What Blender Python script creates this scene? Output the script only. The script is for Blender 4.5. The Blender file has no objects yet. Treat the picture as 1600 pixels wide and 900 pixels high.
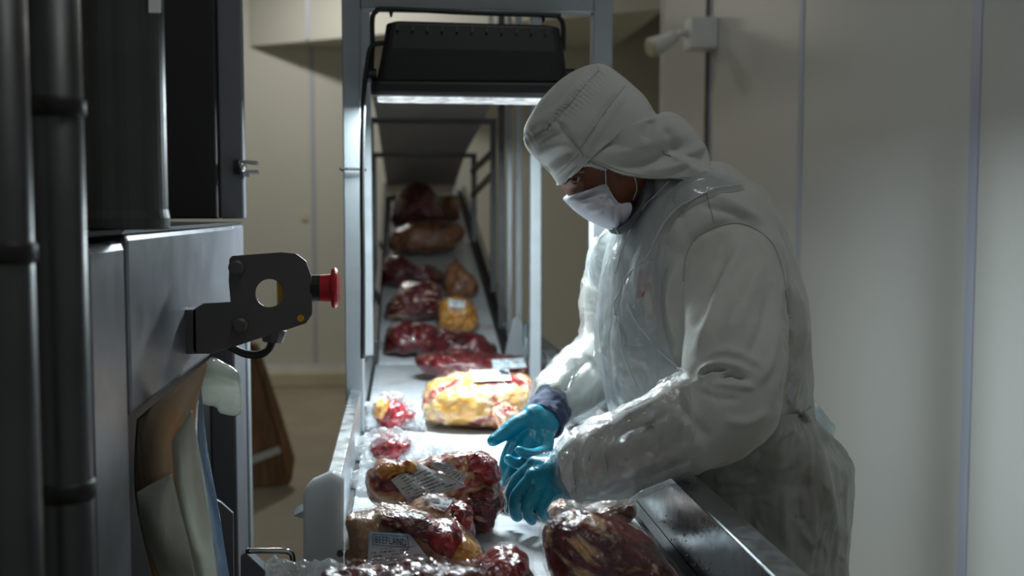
import bpy, bmesh, math, random
import numpy as np
from mathutils import Vector, Matrix
from mathutils.bvhtree import BVHTree

scene = bpy.context.scene
COL = scene.collection
random.seed(7)

# ------------------------------------------------------------------ camera
CAM = np.array([0.0, 0.0, 1.42])
FPX = 1700.0
VPX, VPY = 625.0, 330.0                      # where the conveyor's direction (+Y) vanishes
TH = math.atan((450 - VPY) / FPX)
PS = math.atan((800 - VPX) / FPX * math.cos(TH))
FWD = np.array([math.sin(PS) * math.cos(TH), math.cos(PS) * math.cos(TH), -math.sin(TH)])
RGT = np.array([math.cos(PS), -math.sin(PS), 0.0])
UPV = np.cross(RGT, FWD)
cd = bpy.data.cameras.new('camera')
cam = bpy.data.objects.new('camera', cd)
COL.objects.link(cam)
cd.sensor_width = 36.0
cd.lens = FPX / 1600 * 36.0
cd.clip_start = 0.02
cam.matrix_world = Matrix(((RGT[0], UPV[0], -FWD[0], CAM[0]), (RGT[1], UPV[1], -FWD[1], CAM[1]), (RGT[2], UPV[2], -FWD[2], CAM[2]), (0, 0, 0, 1)))
cd.dof.use_dof = True
cd.dof.focus_distance = 1.68
cd.dof.aperture_fstop = 3.5
scene.camera = cam

# ------------------------------------------------------------------ light and exposure
scene.view_settings.view_transform = 'Standard'
scene.view_settings.look = 'None'
scene.view_settings.gamma = 1.0
scene.view_settings.use_curve_mapping = False
scene.view_settings.exposure = 0.0
w = bpy.data.worlds.new('world'); scene.world = w; w.use_nodes = True
w.node_tree.nodes['Background'].inputs[0].default_value = (0.93, 1.0, 0.99, 1)
w.node_tree.nodes['Background'].inputs[1].default_value = 0.125


def area(name, loc, target, energy, size, size_y=None, col=(1, 1, 1), spread=math.pi):
    l = bpy.data.lights.new(name, 'AREA'); l.energy = energy; l.color = col
    l.shape = 'RECTANGLE' if size_y else 'DISK'; l.size = size
    if size_y: l.size_y = size_y
    l.spread = spread
    o = bpy.data.objects.new(name, l); COL.objects.link(o)
    o.location = loc
    d = Vector(target) - Vector(loc)
    o.rotation_euler = d.to_track_quat('-Z', 'Y').to_euler()
    return o


# ceiling lamps above the frame; the nearest one is added for shading
area('unseen_ceiling_light', (-0.75, 7.6, 3.50), (-0.75, 7.6, 0), 25, 0.25, col=(1.0, 0.985, 0.93))
area('unseen_ceiling_light', (0.35, 4.3, 3.50), (0.35, 4.3, 0), 4, 0.3, col=(1.0, 0.98, 0.94))
area('unseen_ceiling_light', (0.45, 0.95, 3.50), (0.45, 0.95, 0), 5.5, 0.45, col=(0.97, 1.0, 0.98))  # added overhead fill, gives the coat and sleeves directional shading
FLOOD_W = 25.0                                # the floodlight over the belt, lit further down in its builder


# ------------------------------------------------------------------ projection helpers
def ray(px, py):
    d = FWD * FPX + RGT * (px - 800.0) + UPV * (450.0 - py)
    return d / np.linalg.norm(d)


def at(px, py, Y):
    d = ray(px, py); t = (Y - CAM[1]) / d[1]
    return CAM + d * t


def on_z(px, py, z):
    d = ray(px, py); t = (z - CAM[2]) / d[2]
    return CAM + d * t


def on_x(px, py, x):
    d = ray(px, py); t = (x - CAM[0]) / d[0]
    return CAM + d * t


def proj(V):
    D = np.asarray(V) - CAM
    z = D @ FWD
    return 800 + FPX * (D @ RGT) / z, 450 - FPX * (D @ UPV) / z, z


# ------------------------------------------------------------------ vector noise
_rng = np.random.RandomState(3)
_perm = _rng.permutation(256); _perm = np.concatenate([_perm, _perm, _perm])
_grad = _rng.normal(size=(256, 3)); _grad /= np.linalg.norm(_grad, axis=1)[:, None]


def noise3(P):
    P = np.asarray(P, float); i = np.floor(P).astype(int); f = P - i; i &= 255
    u = f * f * f * (f * (f * 6 - 15) + 10)
    out = 0
    for dx in (0, 1):
        for dy in (0, 1):
            for dz in (0, 1):
                h = _perm[_perm[_perm[i[:, 0] + dx] + i[:, 1] + dy] + i[:, 2] + dz]
                g = _grad[h]
                n = g[:, 0] * (f[:, 0] - dx) + g[:, 1] * (f[:, 1] - dy) + g[:, 2] * (f[:, 2] - dz)
                wgt = (u[:, 0] if dx else 1 - u[:, 0]) * (u[:, 1] if dy else 1 - u[:, 1]) * (u[:, 2] if dz else 1 - u[:, 2])
                out = out + n * wgt
    return out


def fbm(P, oct=3):
    s = 0; a = 1.0
    for k in range(oct):
        s = s + a * noise3(np.asarray(P) * (2 ** k) + 17.3 * k); a *= 0.5
    return s


# ------------------------------------------------------------------ materials
def lin(c):
    return tuple(((x / 255) / 12.92 if x / 255 <= 0.04045 else ((x / 255 + 0.055) / 1.055) ** 2.4) for x in c[:3]) + (1.0,)


class NT:
    def __init__(s, name):
        s.m = bpy.data.materials.new(name); s.m.use_nodes = True
        s.t = s.m.node_tree; s.b = s.t.nodes['Principled BSDF']; s.out = s.t.nodes['Material Output']

    def n(s, typ, **kw):
        nd = s.t.nodes.new(typ)
        for k, v in kw.items():
            if k in nd.inputs: nd.inputs[k].default_value = v
            else: setattr(nd, k, v)
        return nd

    def l(s, a, b): s.t.links.new(a, b)

    def coord(s, scale=(1, 1, 1), kind='Object', rot=(0, 0, 0)):
        tc = s.n('ShaderNodeTexCoord'); mp = s.n('ShaderNodeMapping')
        mp.inputs['Scale'].default_value = scale; mp.inputs['Rotation'].default_value = rot
        s.l(tc.outputs[kind], mp.inputs[0]); return mp.outputs[0]

    def noise(s, vec, scale, detail=4, dist=0.0, rough=0.5):
        nd = s.n('ShaderNodeTexNoise'); nd.inputs['Scale'].default_value = scale
        nd.inputs['Detail'].default_value = detail; nd.inputs['Distortion'].default_value = dist
        nd.inputs['Roughness'].default_value = rough
        s.l(vec, nd.inputs['Vector']); return nd.outputs['Fac']

    def ramp(s, fac, stops, interp='LINEAR'):
        r = s.n('ShaderNodeValToRGB'); r.color_ramp.interpolation = interp
        e = r.color_ramp.elements
        while len(e) < len(stops): e.new(0.5)
        for k, (p, c) in enumerate(stops):
            e[k].position = p; e[k].color = lin(c) if len(c) == 3 else c
        s.l(fac, r.inputs[0]); return r.outputs[0]

    def mix(s, fac, a, b):
        m = s.n('ShaderNodeMix', data_type='RGBA')
        if hasattr(fac, 'default_value'): s.l(fac, m.inputs['Factor'])
        else: m.inputs['Factor'].default_value = fac
        for v, k in ((a, 6), (b, 7)):
            if isinstance(v, tuple): m.inputs[k].default_value = v
            else: s.l(v, m.inputs[k])
        return m.outputs[2]

    def bump(s, h, strength=0.2, dist=0.01):
        b = s.n('ShaderNodeBump'); b.inputs['Strength'].default_value = strength; b.inputs['Distance'].default_value = dist
        s.l(h, b.inputs['Height']); s.l(b.outputs[0], s.b.inputs['Normal']); return b


def basic(name, col, rough=0.5, metal=0.0, var=0.08, scale=6.0, bump=0.0, bscale=60, coat=0.0, stretch=(1, 1, 1), rvar=0.0):
    t = NT(name); v = t.coord(stretch)
    c = lin(col)
    dk = tuple(x * (1 - var) for x in c[:3]) + (1,); lt = tuple(min(1, x * (1 + var)) for x in c[:3]) + (1,)
    f = t.noise(v, scale, 5)
    t.l(t.ramp(f, [(0.3, dk), (0.7, lt)]), t.b.inputs['Base Color'])
    t.b.inputs['Roughness'].default_value = rough; t.b.inputs['Metallic'].default_value = metal
    if coat: t.b.inputs['Coat Weight'].default_value = coat; t.b.inputs['Coat Roughness'].default_value = 0.08
    if rvar:
        g = t.noise(v, scale * 3, 4)
        mr = t.n('ShaderNodeMapRange'); t.l(g, mr.inputs[0])
        mr.inputs[1].default_value = 0.3; mr.inputs[2].default_value = 0.7
        mr.inputs[3].default_value = rough - rvar; mr.inputs[4].default_value = rough + rvar
        t.l(mr.outputs[0], t.b.inputs['Roughness'])
    if bump: t.bump(t.noise(v, bscale, 4), bump, 0.004)
    return t.m


M = {}
M['floor'] = basic('floor_epoxy', (160, 149, 128), 0.55, var=0.12, scale=3, bump=0.1, bscale=40)
M['panel'] = basic('white_wall_panel', (206, 206, 202), 0.20, var=0.03, scale=1.2, bump=0.02, bscale=8)
M['panel_back'] = basic('back_wall_panel', (210, 208, 197), 0.35, var=0.03, scale=1.2)
M['backing'] = basic('joint_backing', (70, 70, 72), 0.8)
M['joint'] = basic('joint_strip', (182, 188, 206), 0.35, var=0.03)
M['curb'] = basic('cream_curb', (205, 196, 168), 0.5)
M['white_trim'] = basic('white_trim', (222, 224, 222), 0.4)
M['ceiling'] = basic('ceiling_panel', (196, 196, 190), 0.6)
M['steel'] = basic('brushed_steel', (168, 174, 178), 0.34, 1.0, var=0.10, scale=14, stretch=(1, 1, 0.15), rvar=0.08, bump=0.03, bscale=120)
M['steel_wet'] = basic('wet_steel', (150, 155, 158), 0.22, 1.0, var=0.12, scale=10, rvar=0.08, bump=0.12, bscale=90)
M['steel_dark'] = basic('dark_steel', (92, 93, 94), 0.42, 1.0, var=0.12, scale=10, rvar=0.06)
M['alu'] = basic('painted_grey_steel', (150, 156, 160), 0.40, 0.35, var=0.06, scale=8, rvar=0.08)
M['machine'] = basic('grey_machine_paint', (112, 114, 120), 0.38, 0.35, var=0.06, scale=5, rvar=0.06)
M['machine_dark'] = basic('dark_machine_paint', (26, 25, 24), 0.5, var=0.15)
M['bracket'] = basic('grey_bracket_paint', (92, 92, 90), 0.45, 0.2, var=0.05)
M['black'] = basic('black_plastic', (14, 14, 15), 0.5, var=0.15)
M['flood'] = basic('black_cast_metal', (15, 15, 17), 0.42, var=0.2, scale=20, bump=0.05, bscale=90)
M['rubber'] = basic('black_rubber', (20, 20, 21), 0.55, var=0.15)
M['veiled_red'] = basic('film_veiled_red', (196, 120, 116), 0.8, var=0.1)  # red paled in the colour to stand in for plastic film over it
M['red'] = basic('red_plastic', (190, 24, 36), 0.32, var=0.05)
M['yellow'] = basic('yellow_plastic', (214, 160, 26), 0.42, var=0.05)
M['chrome'] = basic('chrome', (205, 205, 208), 0.12, 1.0, var=0.03)
M['hdpe'] = basic('white_polyethylene', (196, 200, 202), 0.35, var=0.08, scale=9, bump=0.05, bscale=50)
hd = M['hdpe'].node_tree.nodes['Principled BSDF']
hd.inputs['Subsurface Weight'].default_value = 0.9; hd.inputs['Subsurface Radius'].default_value = (1, 1, 1); hd.inputs['Subsurface Scale'].default_value = 0.03
M['cover'] = basic('overhead_sheet', (150, 148, 148), 0.55, 0.2, var=0.06)
M['label_white'] = basic('label_paper', (226, 228, 230), 0.4, var=0.02)
M['ink'] = basic('print_ink', (38, 40, 48), 0.5)

def belt_mat():
    t = NT('white_modular_belt'); v = t.coord()
    br = t.n('ShaderNodeTexBrick'); br.inputs['Scale'].default_value = 1.0
    br.inputs['Brick Width'].default_value = 0.08; br.inputs['Row Height'].default_value = 0.025; br.inputs['Mortar Size'].default_value = 0.0008
    br.inputs['Color1'].default_value = lin((208, 214, 218)); br.inputs['Color2'].default_value = lin((202, 208, 213)); br.inputs['Mortar'].default_value = lin((186, 192, 197))
    t.l(v, br.inputs['Vector'])
    st = t.noise(v, 9, 5, 1.0)
    dirt = t.ramp(st, [(0.55, (255, 255, 255)), (0.75, (222, 204, 204))])
    m = t.n('ShaderNodeMix', data_type='RGBA', blend_type='MULTIPLY'); m.inputs['Factor'].default_value = 1
    t.l(br.outputs['Color'], m.inputs[6]); t.l(dirt, m.inputs[7]); t.l(m.outputs[2], t.b.inputs['Base Color'])
    t.b.inputs['Roughness'].default_value = 0.38
    t.bump(br.outputs['Fac'], -0.1, 0.001)
    return t.m
M['belt'] = belt_mat()

def wood_mat():
    t = NT('brown_wood'); v = t.coord((6, 6, 0.6))
    f = t.noise(v, 4, 6, 0.6)
    t.l(t.ramp(f, [(0.3, (74, 50, 28)), (0.6, (124, 86, 50)), (0.8, (146, 104, 62))]), t.b.inputs['Base Color'])
    t.b.inputs['Roughness'].default_value = 0.55
    t.bump(f, 0.2, 0.004); return t.m
M['wood'] = wood_mat()

def cloth_mat(name, col, fold=0.25):
    t = NT(name); v = t.coord()
    f = t.noise(v, 5, 4)
    c = lin(col)
    t.l(t.ramp(f, [(0.3, tuple(x * 0.95 for x in c[:3]) + (1,)), (0.7, c)]), t.b.inputs['Base Color'])
    t.b.inputs['Roughness'].default_value = 0.85
    t.b.inputs['Sheen Weight'].default_value = 0.15
    big = t.noise(v, 16, 3, 0.6)
    fine = t.noise(v, 900, 2)
    ad = t.n('ShaderNodeMath', operation='MULTIPLY_ADD'); ad.inputs[1].default_value = 0.03
    t.l(fine, ad.inputs[0]); t.l(big, ad.inputs[2])
    t.bump(ad.outputs[0], fold, 0.012)
    return t.m
M['coat'] = cloth_mat('white_cotton_coat', (208, 209, 203))
M['hood'] = cloth_mat('white_cotton_hood', (206, 208, 203), 0.15)
M['mask'] = cloth_mat('white_mask_fabric', (214, 216, 226), 0.12)
M['seam'] = cloth_mat('seam_thread', (178, 178, 173), 0.05)
M['grey_cloth'] = cloth_mat('grey_undershirt', (84, 86, 90), 0.2)
M['navy'] = cloth_mat('navy_cuff', (62, 72, 100), 0.4)
M['trouser'] = cloth_mat('white_trousers', (200, 200, 195), 0.2)
M['boot'] = basic('white_rubber_boot', (205, 205, 200), 0.4)

def skin_mat():
    t = NT('skin'); v = t.coord()
    f = t.noise(v, 22, 5)
    t.l(t.ramp(f, [(0.3, (118, 72, 52)), (0.7, (150, 96, 72))]), t.b.inputs['Base Color'])
    t.b.inputs['Roughness'].default_value = 0.42
    t.bump(t.noise(v, 300, 3), 0.08, 0.002); return t.m
M['skin'] = skin_mat()
M['hair'] = basic('dark_hair', (22, 18, 16), 0.6)
M['eye'] = basic('eye_white', (190, 184, 178), 0.15, coat=1)
M['iris'] = basic('dark_iris', (24, 16, 12), 0.1, coat=1)

def glove_mat():
    t = NT('blue_nitrile'); v = t.coord()
    f = t.noise(v, 25, 4)
    t.l(t.ramp(f, [(0.3, (4, 132, 160)), (0.7, (20, 156, 184))]), t.b.inputs['Base Color'])
    t.b.inputs['Roughness'].default_value = 0.34
    t.b.inputs['Coat Weight'].default_value = 0.15; t.b.inputs['Coat Roughness'].default_value = 0.2
    t.bump(t.noise(t.coord((1, 1, 1)), 70, 3, 1.5), 0.35, 0.004); return t.m
M['glove'] = glove_mat()

def film_mat(name, milk=0.0, col=(225, 230, 232), spec=0.14, bscale=26, bstr=0.7, rough=0.12, ridged=False, frm=0.45):
    """thin clear plastic: mostly see-through, glossy where it creases, 'milk' is how much of it is cloudy"""
    t = NT(name); v = t.coord()
    t.t.nodes.remove(t.b)
    tr = t.n('ShaderNodeBsdfTransparent'); gl = t.n('ShaderNodeBsdfGlossy'); di = t.n('ShaderNodeBsdfDiffuse')
    tl = t.n('ShaderNodeBsdfTranslucent')
    gl.inputs['Roughness'].default_value = rough
    di.inputs['Color'].default_value = lin(col); tl.inputs['Color'].default_value = lin(col)
    f = t.noise(v, bscale, 5, 1.2, 0.6)
    if ridged: f.node.noise_type = 'RIDGED_MULTIFRACTAL'; f.node.inputs['Detail'].default_value = 3
    b = t.n('ShaderNodeBump'); b.inputs['Strength'].default_value = bstr; b.inputs['Distance'].default_value = 0.012
    t.l(f, b.inputs['Height'])
    for s_ in (gl, di): t.l(b.outputs[0], s_.inputs['Normal'])
    m0 = t.n('ShaderNodeMixShader'); m0.inputs[0].default_value = 0.35
    t.l(di.outputs[0], m0.inputs[1]); t.l(tl.outputs[0], m0.inputs[2])
    m1 = t.n('ShaderNodeMixShader'); m1.inputs[0].default_value = milk
    t.l(tr.outputs[0], m1.inputs[1]); t.l(m0.outputs[0], m1.inputs[2])
    fr = t.n('ShaderNodeLayerWeight'); fr.inputs['Blend'].default_value = 0.35
    t.l(b.outputs[0], fr.inputs['Normal'])
    ma = t.n('ShaderNodeMath', operation='MULTIPLY_ADD'); ma.use_clamp = True
    ma.inputs[1].default_value = frm; ma.inputs[2].default_value = spec
    t.l(fr.outputs['Fresnel'], ma.inputs[0])
    m2 = t.n('ShaderNodeMixShader'); t.l(ma.outputs[0], m2.inputs[0])
    t.l(m1.outputs[0], m2.inputs[1]); t.l(gl.outputs[0], m2.inputs[2])
    t.l(m2.outputs[0], t.out.inputs[0])
    return t.m
M['film'] = film_mat('clear_packaging_film', 0.0, spec=0.012, bscale=22, bstr=0.35, rough=0.06, ridged=True, frm=0.16)
M['film_white'] = film_mat('cloudy_packaging_film', 0.45, (236, 240, 242), spec=0.08, bscale=30, ridged=True)
M['apron'] = film_mat('clear_plastic_apron', 0.55, (216, 226, 230), 0.06, 14, 0.5, 0.18)
M['skirt'] = film_mat('cloudy_plastic_apron', 0.72, (204, 206, 200), 0.04, 16, 0.7, 0.25, ridged=True)
M['sleeve_film'] = film_mat('plastic_oversleeve', 0.10, (215, 218, 218), 0.15, 30, 0.7, 0.12)
M['bag'] = film_mat('bag_film', 0.7, (222, 228, 216), 0.1, 9, 0.4, 0.15)
M['bag_blue'] = film_mat('blue_bag_film', 0.75, (130, 164, 196), 0.1, 9, 0.4, 0.15)

def bag_brown_mat():  # brown and tan tones paint the meat's reflection into the film
    t = NT('meat_reflection_bag_film'); v = t.coord((1, 1, 0.5))
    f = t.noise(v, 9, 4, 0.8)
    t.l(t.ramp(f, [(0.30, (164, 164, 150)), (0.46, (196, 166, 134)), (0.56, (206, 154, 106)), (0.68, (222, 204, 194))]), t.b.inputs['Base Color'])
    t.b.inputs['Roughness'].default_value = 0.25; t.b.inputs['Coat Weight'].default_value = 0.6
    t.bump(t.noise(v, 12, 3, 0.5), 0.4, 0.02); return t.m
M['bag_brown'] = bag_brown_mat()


def meat_mat(name, stops, scale=14, streak=(1, 1, 1), fat=None, fat_at=0.62, fat_soft=0.06, fat_scale=11, dist=1.2, seed=0.0, rough=0.28, coat=0.7, pre=None):
    t = NT(name); tc = t.n('ShaderNodeTexCoord'); mp = t.n('ShaderNodeMapping')
    mp.inputs['Scale'].default_value = streak; mp.inputs['Location'].default_value = (seed, seed * 1.7, seed * 0.6)
    mp.inputs['Rotation'].default_value = (0.2, 0.5, 0.3)
    src = tc.outputs['Object']
    if pre:
        m0 = t.n('ShaderNodeMapping'); m0.inputs['Rotation'].default_value = pre; t.l(src, m0.inputs[0]); src = m0.outputs[0]
    t.l(src, mp.inputs[0]); v = mp.outputs[0]
    f = t.noise(v, scale, 6, dist, 0.55)
    c = t.ramp(f, stops)
    if fat:
        g = t.noise(v, fat_scale, 7, dist * 1.3, 0.6)
        mask = t.ramp(g, [(fat_at - fat_soft, (0, 0, 0)), (fat_at + fat_soft, (255, 255, 255))])
        h = t.noise(v, 30, 3)
        fc = t.ramp(h, [(0.35, fat[0]), (0.65, fat[1])])
        c = t.mix(mask, c, fc)
    t.l(c, t.b.inputs['Base Color'])
    t.b.inputs['Roughness'].default_value = rough
    t.b.inputs['Coat Weight'].default_value = coat; t.b.inputs['Coat Roughness'].default_value = 0.07
    cr = t.noise(v, 26, 4, 2.0, 0.55)
    b = t.bump(cr, 0.5, 0.012)
    t.l(b.outputs[0], t.b.inputs['Coat Normal'])
    return t.m
DARK = [(0.30, (46, 12, 17)), (0.5, (92, 24, 32)), (0.66, (128, 40, 46)), (0.8, (160, 84, 78))]
RED = [(0.28, (78, 10, 20)), (0.48, (150, 28, 40)), (0.66, (182, 58, 62)), (0.8, (206, 120, 112))]
CREAM = ((226, 204, 172), (236, 222, 204)); YELL = ((222, 166, 70), (232, 200, 140)); PINK = ((206, 150, 132), (226, 190, 172))
M['meat_dark'] = meat_mat('dark_beef', DARK, 26, fat=((150, 104, 84), (190, 156, 132)), fat_at=0.64, fat_scale=24, seed=1.1, dist=1.8)
M['meat_dark2'] = meat_mat('dark_lean_beef', DARK, 14, fat=((134, 84, 66), (160, 116, 92)), fat_at=0.66, seed=4.3)
M['meat_red'] = meat_mat('red_beef', RED, 26, fat=CREAM, fat_at=0.64, fat_scale=26, fat_soft=0.04, seed=2.7, dist=2.0)
M['meat_streak'] = meat_mat('streaked_beef', DARK, 22, (1.0, 1.0, 3.4), fat=((196, 150, 112), (226, 206, 188)), fat_at=0.58, fat_soft=0.05, fat_scale=13, seed=5.9, dist=1.6)
M['meat_long'] = meat_mat('long_streaked_beef', DARK, 14, (1.0, 1.0, 3.0), fat=((206, 150, 96), (228, 204, 180)), fat_at=0.59, fat_soft=0.05, fat_scale=11, seed=12.4, dist=1.5, pre=(0, -0.62, 0))
M['meat_pink'] = meat_mat('pink_fat_beef', [(0.3, (166, 76, 68)), (0.5, (204, 146, 124)), (0.7, (222, 184, 160))], 26, fat=CREAM, fat_at=0.55, fat_scale=24, seed=8.2, dist=1.8)
M['meat_fat'] = meat_mat('fat_capped_beef', [(0.38, (120, 30, 40)), (0.43, (168, 84, 76)), (0.48, (206, 178, 144)), (0.56, (212, 166, 90)), (0.70, (206, 138, 44))], 10, fat=((206, 186, 160), (216, 200, 182)), fat_at=0.62, fat_scale=14, seed=3.3, dist=1.3)
M['meat_mixed'] = meat_mat('mixed_beef', [(0.32, (96, 18, 26)), (0.45, (156, 50, 52)), (0.54, (206, 140, 110)), (0.68, (232, 204, 160))], 22, fat=YELL, fat_at=0.62, fat_scale=20, seed=6.4, dist=1.6)
M['meat_tan'] = meat_mat('tan_beef', [(0.3, (90, 44, 32)), (0.5, (150, 98, 66)), (0.7, (186, 140, 100))], 16, fat=CREAM, fat_at=0.66, seed=9.7)
M['fat_orange'] = meat_mat('orange_fat', [(0.3, (168, 96, 40)), (0.5, (206, 142, 58)), (0.7, (224, 182, 116))], 24, seed=7.7, dist=1.8)
M['fat_pale'] = meat_mat('pale_fat', [(0.3, (196, 130, 112)), (0.5, (224, 196, 172)), (0.7, (232, 214, 194))], 26, fat=((150, 40, 46), (180, 76, 70)), fat_at=0.58, fat_scale=24, seed=0.4, dist=1.8)
M['kraft'] = meat_mat('brown_fat_side', [(0.3, (122, 86, 58)), (0.5, (158, 118, 84)), (0.7, (182, 146, 112))], 14, fat=((146, 92, 70), (120, 52, 46)), fat_at=0.66, fat_scale=20, seed=2.2)

# ------------------------------------------------------------------ objects and tags
ORG = {}


def tag(o, label, cat, group=None, kind=None):
    if label: o['label'] = label
    if cat: o['category'] = cat
    if group: o['group'] = group
    if kind: o['kind'] = kind
    return o


def thing(name, loc, label, cat, group=None):
    o = bpy.data.objects.new(name, None); COL.objects.link(o)
    o.empty_display_size = 0.1
    o.location = tuple(loc); ORG[o.name] = np.array(loc, float)
    return tag(o, label, cat, group)


def mesh_obj(name, V, F, mat, parent=None, smooth=False, label=None, bevel=0.0, uv=None, auto=False):
    V = np.asarray(V, float)
    if parent is not None: org = ORG[parent.name]
    else:
        lo, hi = V.min(0), V.max(0); org = np.array([(lo[0] + hi[0]) / 2, (lo[1] + hi[1]) / 2, lo[2]])
    me = bpy.data.meshes.new(name)
    me.from_pydata((V - org).tolist(), [], F if isinstance(F, list) else F.tolist())
    if uv is not None:
        l = me.uv_layers.new(name='uv')
        for lp in me.loops: l.data[lp.index].uv = uv[lp.vertex_index]
    me.update()
    if smooth: me.polygons.foreach_set('use_smooth', [True] * len(me.polygons))
    if isinstance(mat, (list, tuple)):
        for mm in mat: me.materials.append(mm)
    else: me.materials.append(mat)
    o = bpy.data.objects.new(name, me); COL.objects.link(o)
    if parent is not None: o.parent = parent
    else: o.location = tuple(org)
    ORG[o.name] = org
    if label: o['label'] = label
    if bevel:
        b = o.modifiers.new('bevel', 'BEVEL'); b.width = bevel; b.segments = 2; b.limit_method = 'ANGLE'
    return o


class MB:
    def __init__(s): s.V = []; s.F = []

    def add(s, V, F):
        k = len(s.V); s.V += [tuple(map(float, v)) for v in V]; s.F += [[i + k for i in f] for f in F]; return s

    def box(s, lo, hi):
        x0, y0, z0 = lo; x1, y1, z1 = hi
        return s.add([(x0, y0, z0), (x1, y0, z0), (x1, y1, z0), (x0, y1, z0), (x0, y0, z1), (x1, y0, z1), (x1, y1, z1), (x0, y1, z1)],
                     [[0, 3, 2, 1], [4, 5, 6, 7], [0, 1, 5, 4], [1, 2, 6, 5], [2, 3, 7, 6], [3, 0, 4, 7]])

    def beam(s, a, b, wx, wz, up=(0, 0, 1)):
        a = np.array(a, float); b = np.array(b, float); d = b - a; d /= np.linalg.norm(d)
        up = np.array(up, float)
        r = np.cross(d, up); r /= np.linalg.norm(r); u = np.cross(r, d)
        V = []
        for p in (a, b):
            for (i, j) in ((-1, -1), (1, -1), (1, 1), (-1, 1)): V.append(p + r * i * wx / 2 + u * j * wz / 2)
        return s.add(V, [[3, 2, 1, 0], [4, 5, 6, 7], [0, 1, 5, 4], [1, 2, 6, 5], [2, 3, 7, 6], [3, 0, 4, 7]])

    def prism(s, poly, vec):
        n = len(poly); vec = np.array(vec, float); P = [np.array(p, float) for p in poly]
        V = P + [p + vec for p in P]
        F = [list(range(n))[::-1], list(range(n, 2 * n))] + [[i, (i + 1) % n, (i + 1) % n + n, i + n] for i in range(n)]
        return s.add(V, F)

    def tube(s, path, rad, seg=10, caps=True, rounded=False, flat=1.0):
        path = [np.array(p, float) for p in path]; n = len(path)
        rad = [rad] * n if np.isscalar(rad) else list(rad)
        T = []
        for i in range(n):
            d = path[min(i + 1, n - 1)] - path[max(i - 1, 0)]; T.append(d / (np.linalg.norm(d) + 1e-12))
        ref = np.array([0, 0, 1.0]) if abs(T[0][2]) < 0.9 else np.array([1.0, 0, 0])
        u = np.cross(T[0], ref); u /= np.linalg.norm(u)
        rings = []
        def frame(t, u):
            u = u - t * (u @ t); u /= np.linalg.norm(u); return u, np.cross(t, u)
        items = []
        for i in range(n):
            u, v = frame(T[i], u); items.append((path[i], rad[i], u, v, T[i]))
        if rounded:
            p, r, u, v, t = items[0]; pre = [(p - t * r * math.sin(a), r * math.cos(a), u, v, t) for a in (1.35, 1.0, 0.55)]
            p, r, u, v, t = items[-1]; post = [(p + t * r * math.sin(a), r * math.cos(a), u, v, t) for a in (0.55, 1.0, 1.35)]
            items = pre + items + post
        V = []
        for p, r, u, v, t in items:
            for k in range(seg):
                a = 2 * math.pi * k / seg; V.append(p + u * r * math.cos(a) + v * r * flat * math.sin(a))
        m = len(items)
        F = [[i * seg + k, i * seg + (k + 1) % seg, (i + 1) * seg + (k + 1) % seg, (i + 1) * seg + k] for i in range(m - 1) for k in range(seg)]
        if caps: F += [list(range(seg))[::-1], [(m - 1) * seg + k for k in range(seg)]]
        return s.add(V, F)

    def loft(s, rings, cap=True):
        n = len(rings[0]); V = [p for r in rings for p in r]; m = len(rings)
        F = [[i * n + k, i * n + (k + 1) % n, (i + 1) * n + (k + 1) % n, (i + 1) * n + k] for i in range(m - 1) for k in range(n)]
        if cap: F += [list(range(n))[::-1], [(m - 1) * n + k for k in range(n)]]
        return s.add(V, F)

    def ball(s, c, r, seg=14, rings=9):
        c = np.array(c, float); r = np.array([r, r, r] if np.isscalar(r) else r, float)
        R = []
        for i in range(1, rings):
            a = math.pi * i / rings
            R.append([c + r * np.array([math.sin(a) * math.cos(2 * math.pi * k / seg), math.sin(a) * math.sin(2 * math.pi * k / seg), -math.cos(a)]) for k in range(seg)])
        return s.loft(R)

    def build(s, name, mat, parent=None, **kw): return mesh_obj(name, s.V, s.F, mat, parent, **kw)


def catmull(P, n, closed=False):
    P = np.asarray(P, float); m = len(P); out = []
    segs = m if closed else m - 1
    for i in range(segs):
        p0, p1, p2, p3 = (P[(i - 1) % m], P[i], P[(i + 1) % m], P[(i + 2) % m]) if closed else (P[max(i - 1, 0)], P[i], P[i + 1], P[min(i + 2, m - 1)])
        for k in range(n):
            t = k / n
            out.append(0.5 * (2 * p1 + (p2 - p0) * t + (2 * p0 - 5 * p1 + 4 * p2 - p3) * t * t + (3 * p1 - p0 - 3 * p2 + p3) * t ** 3))
    if not closed: out.append(P[-1])
    return np.array(out)


def resample(P, n, closed=False):
    P = np.asarray(P, float)
    if closed: P = np.vstack([P, P[:1]])
    d = np.concatenate([[0], np.cumsum(np.linalg.norm(np.diff(P, axis=0), axis=1))])
    t = np.linspace(0, d[-1], n, endpoint=not closed)
    return np.stack([np.interp(t, d, P[:, k]) for k in range(P.shape[1])], 1)


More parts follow.
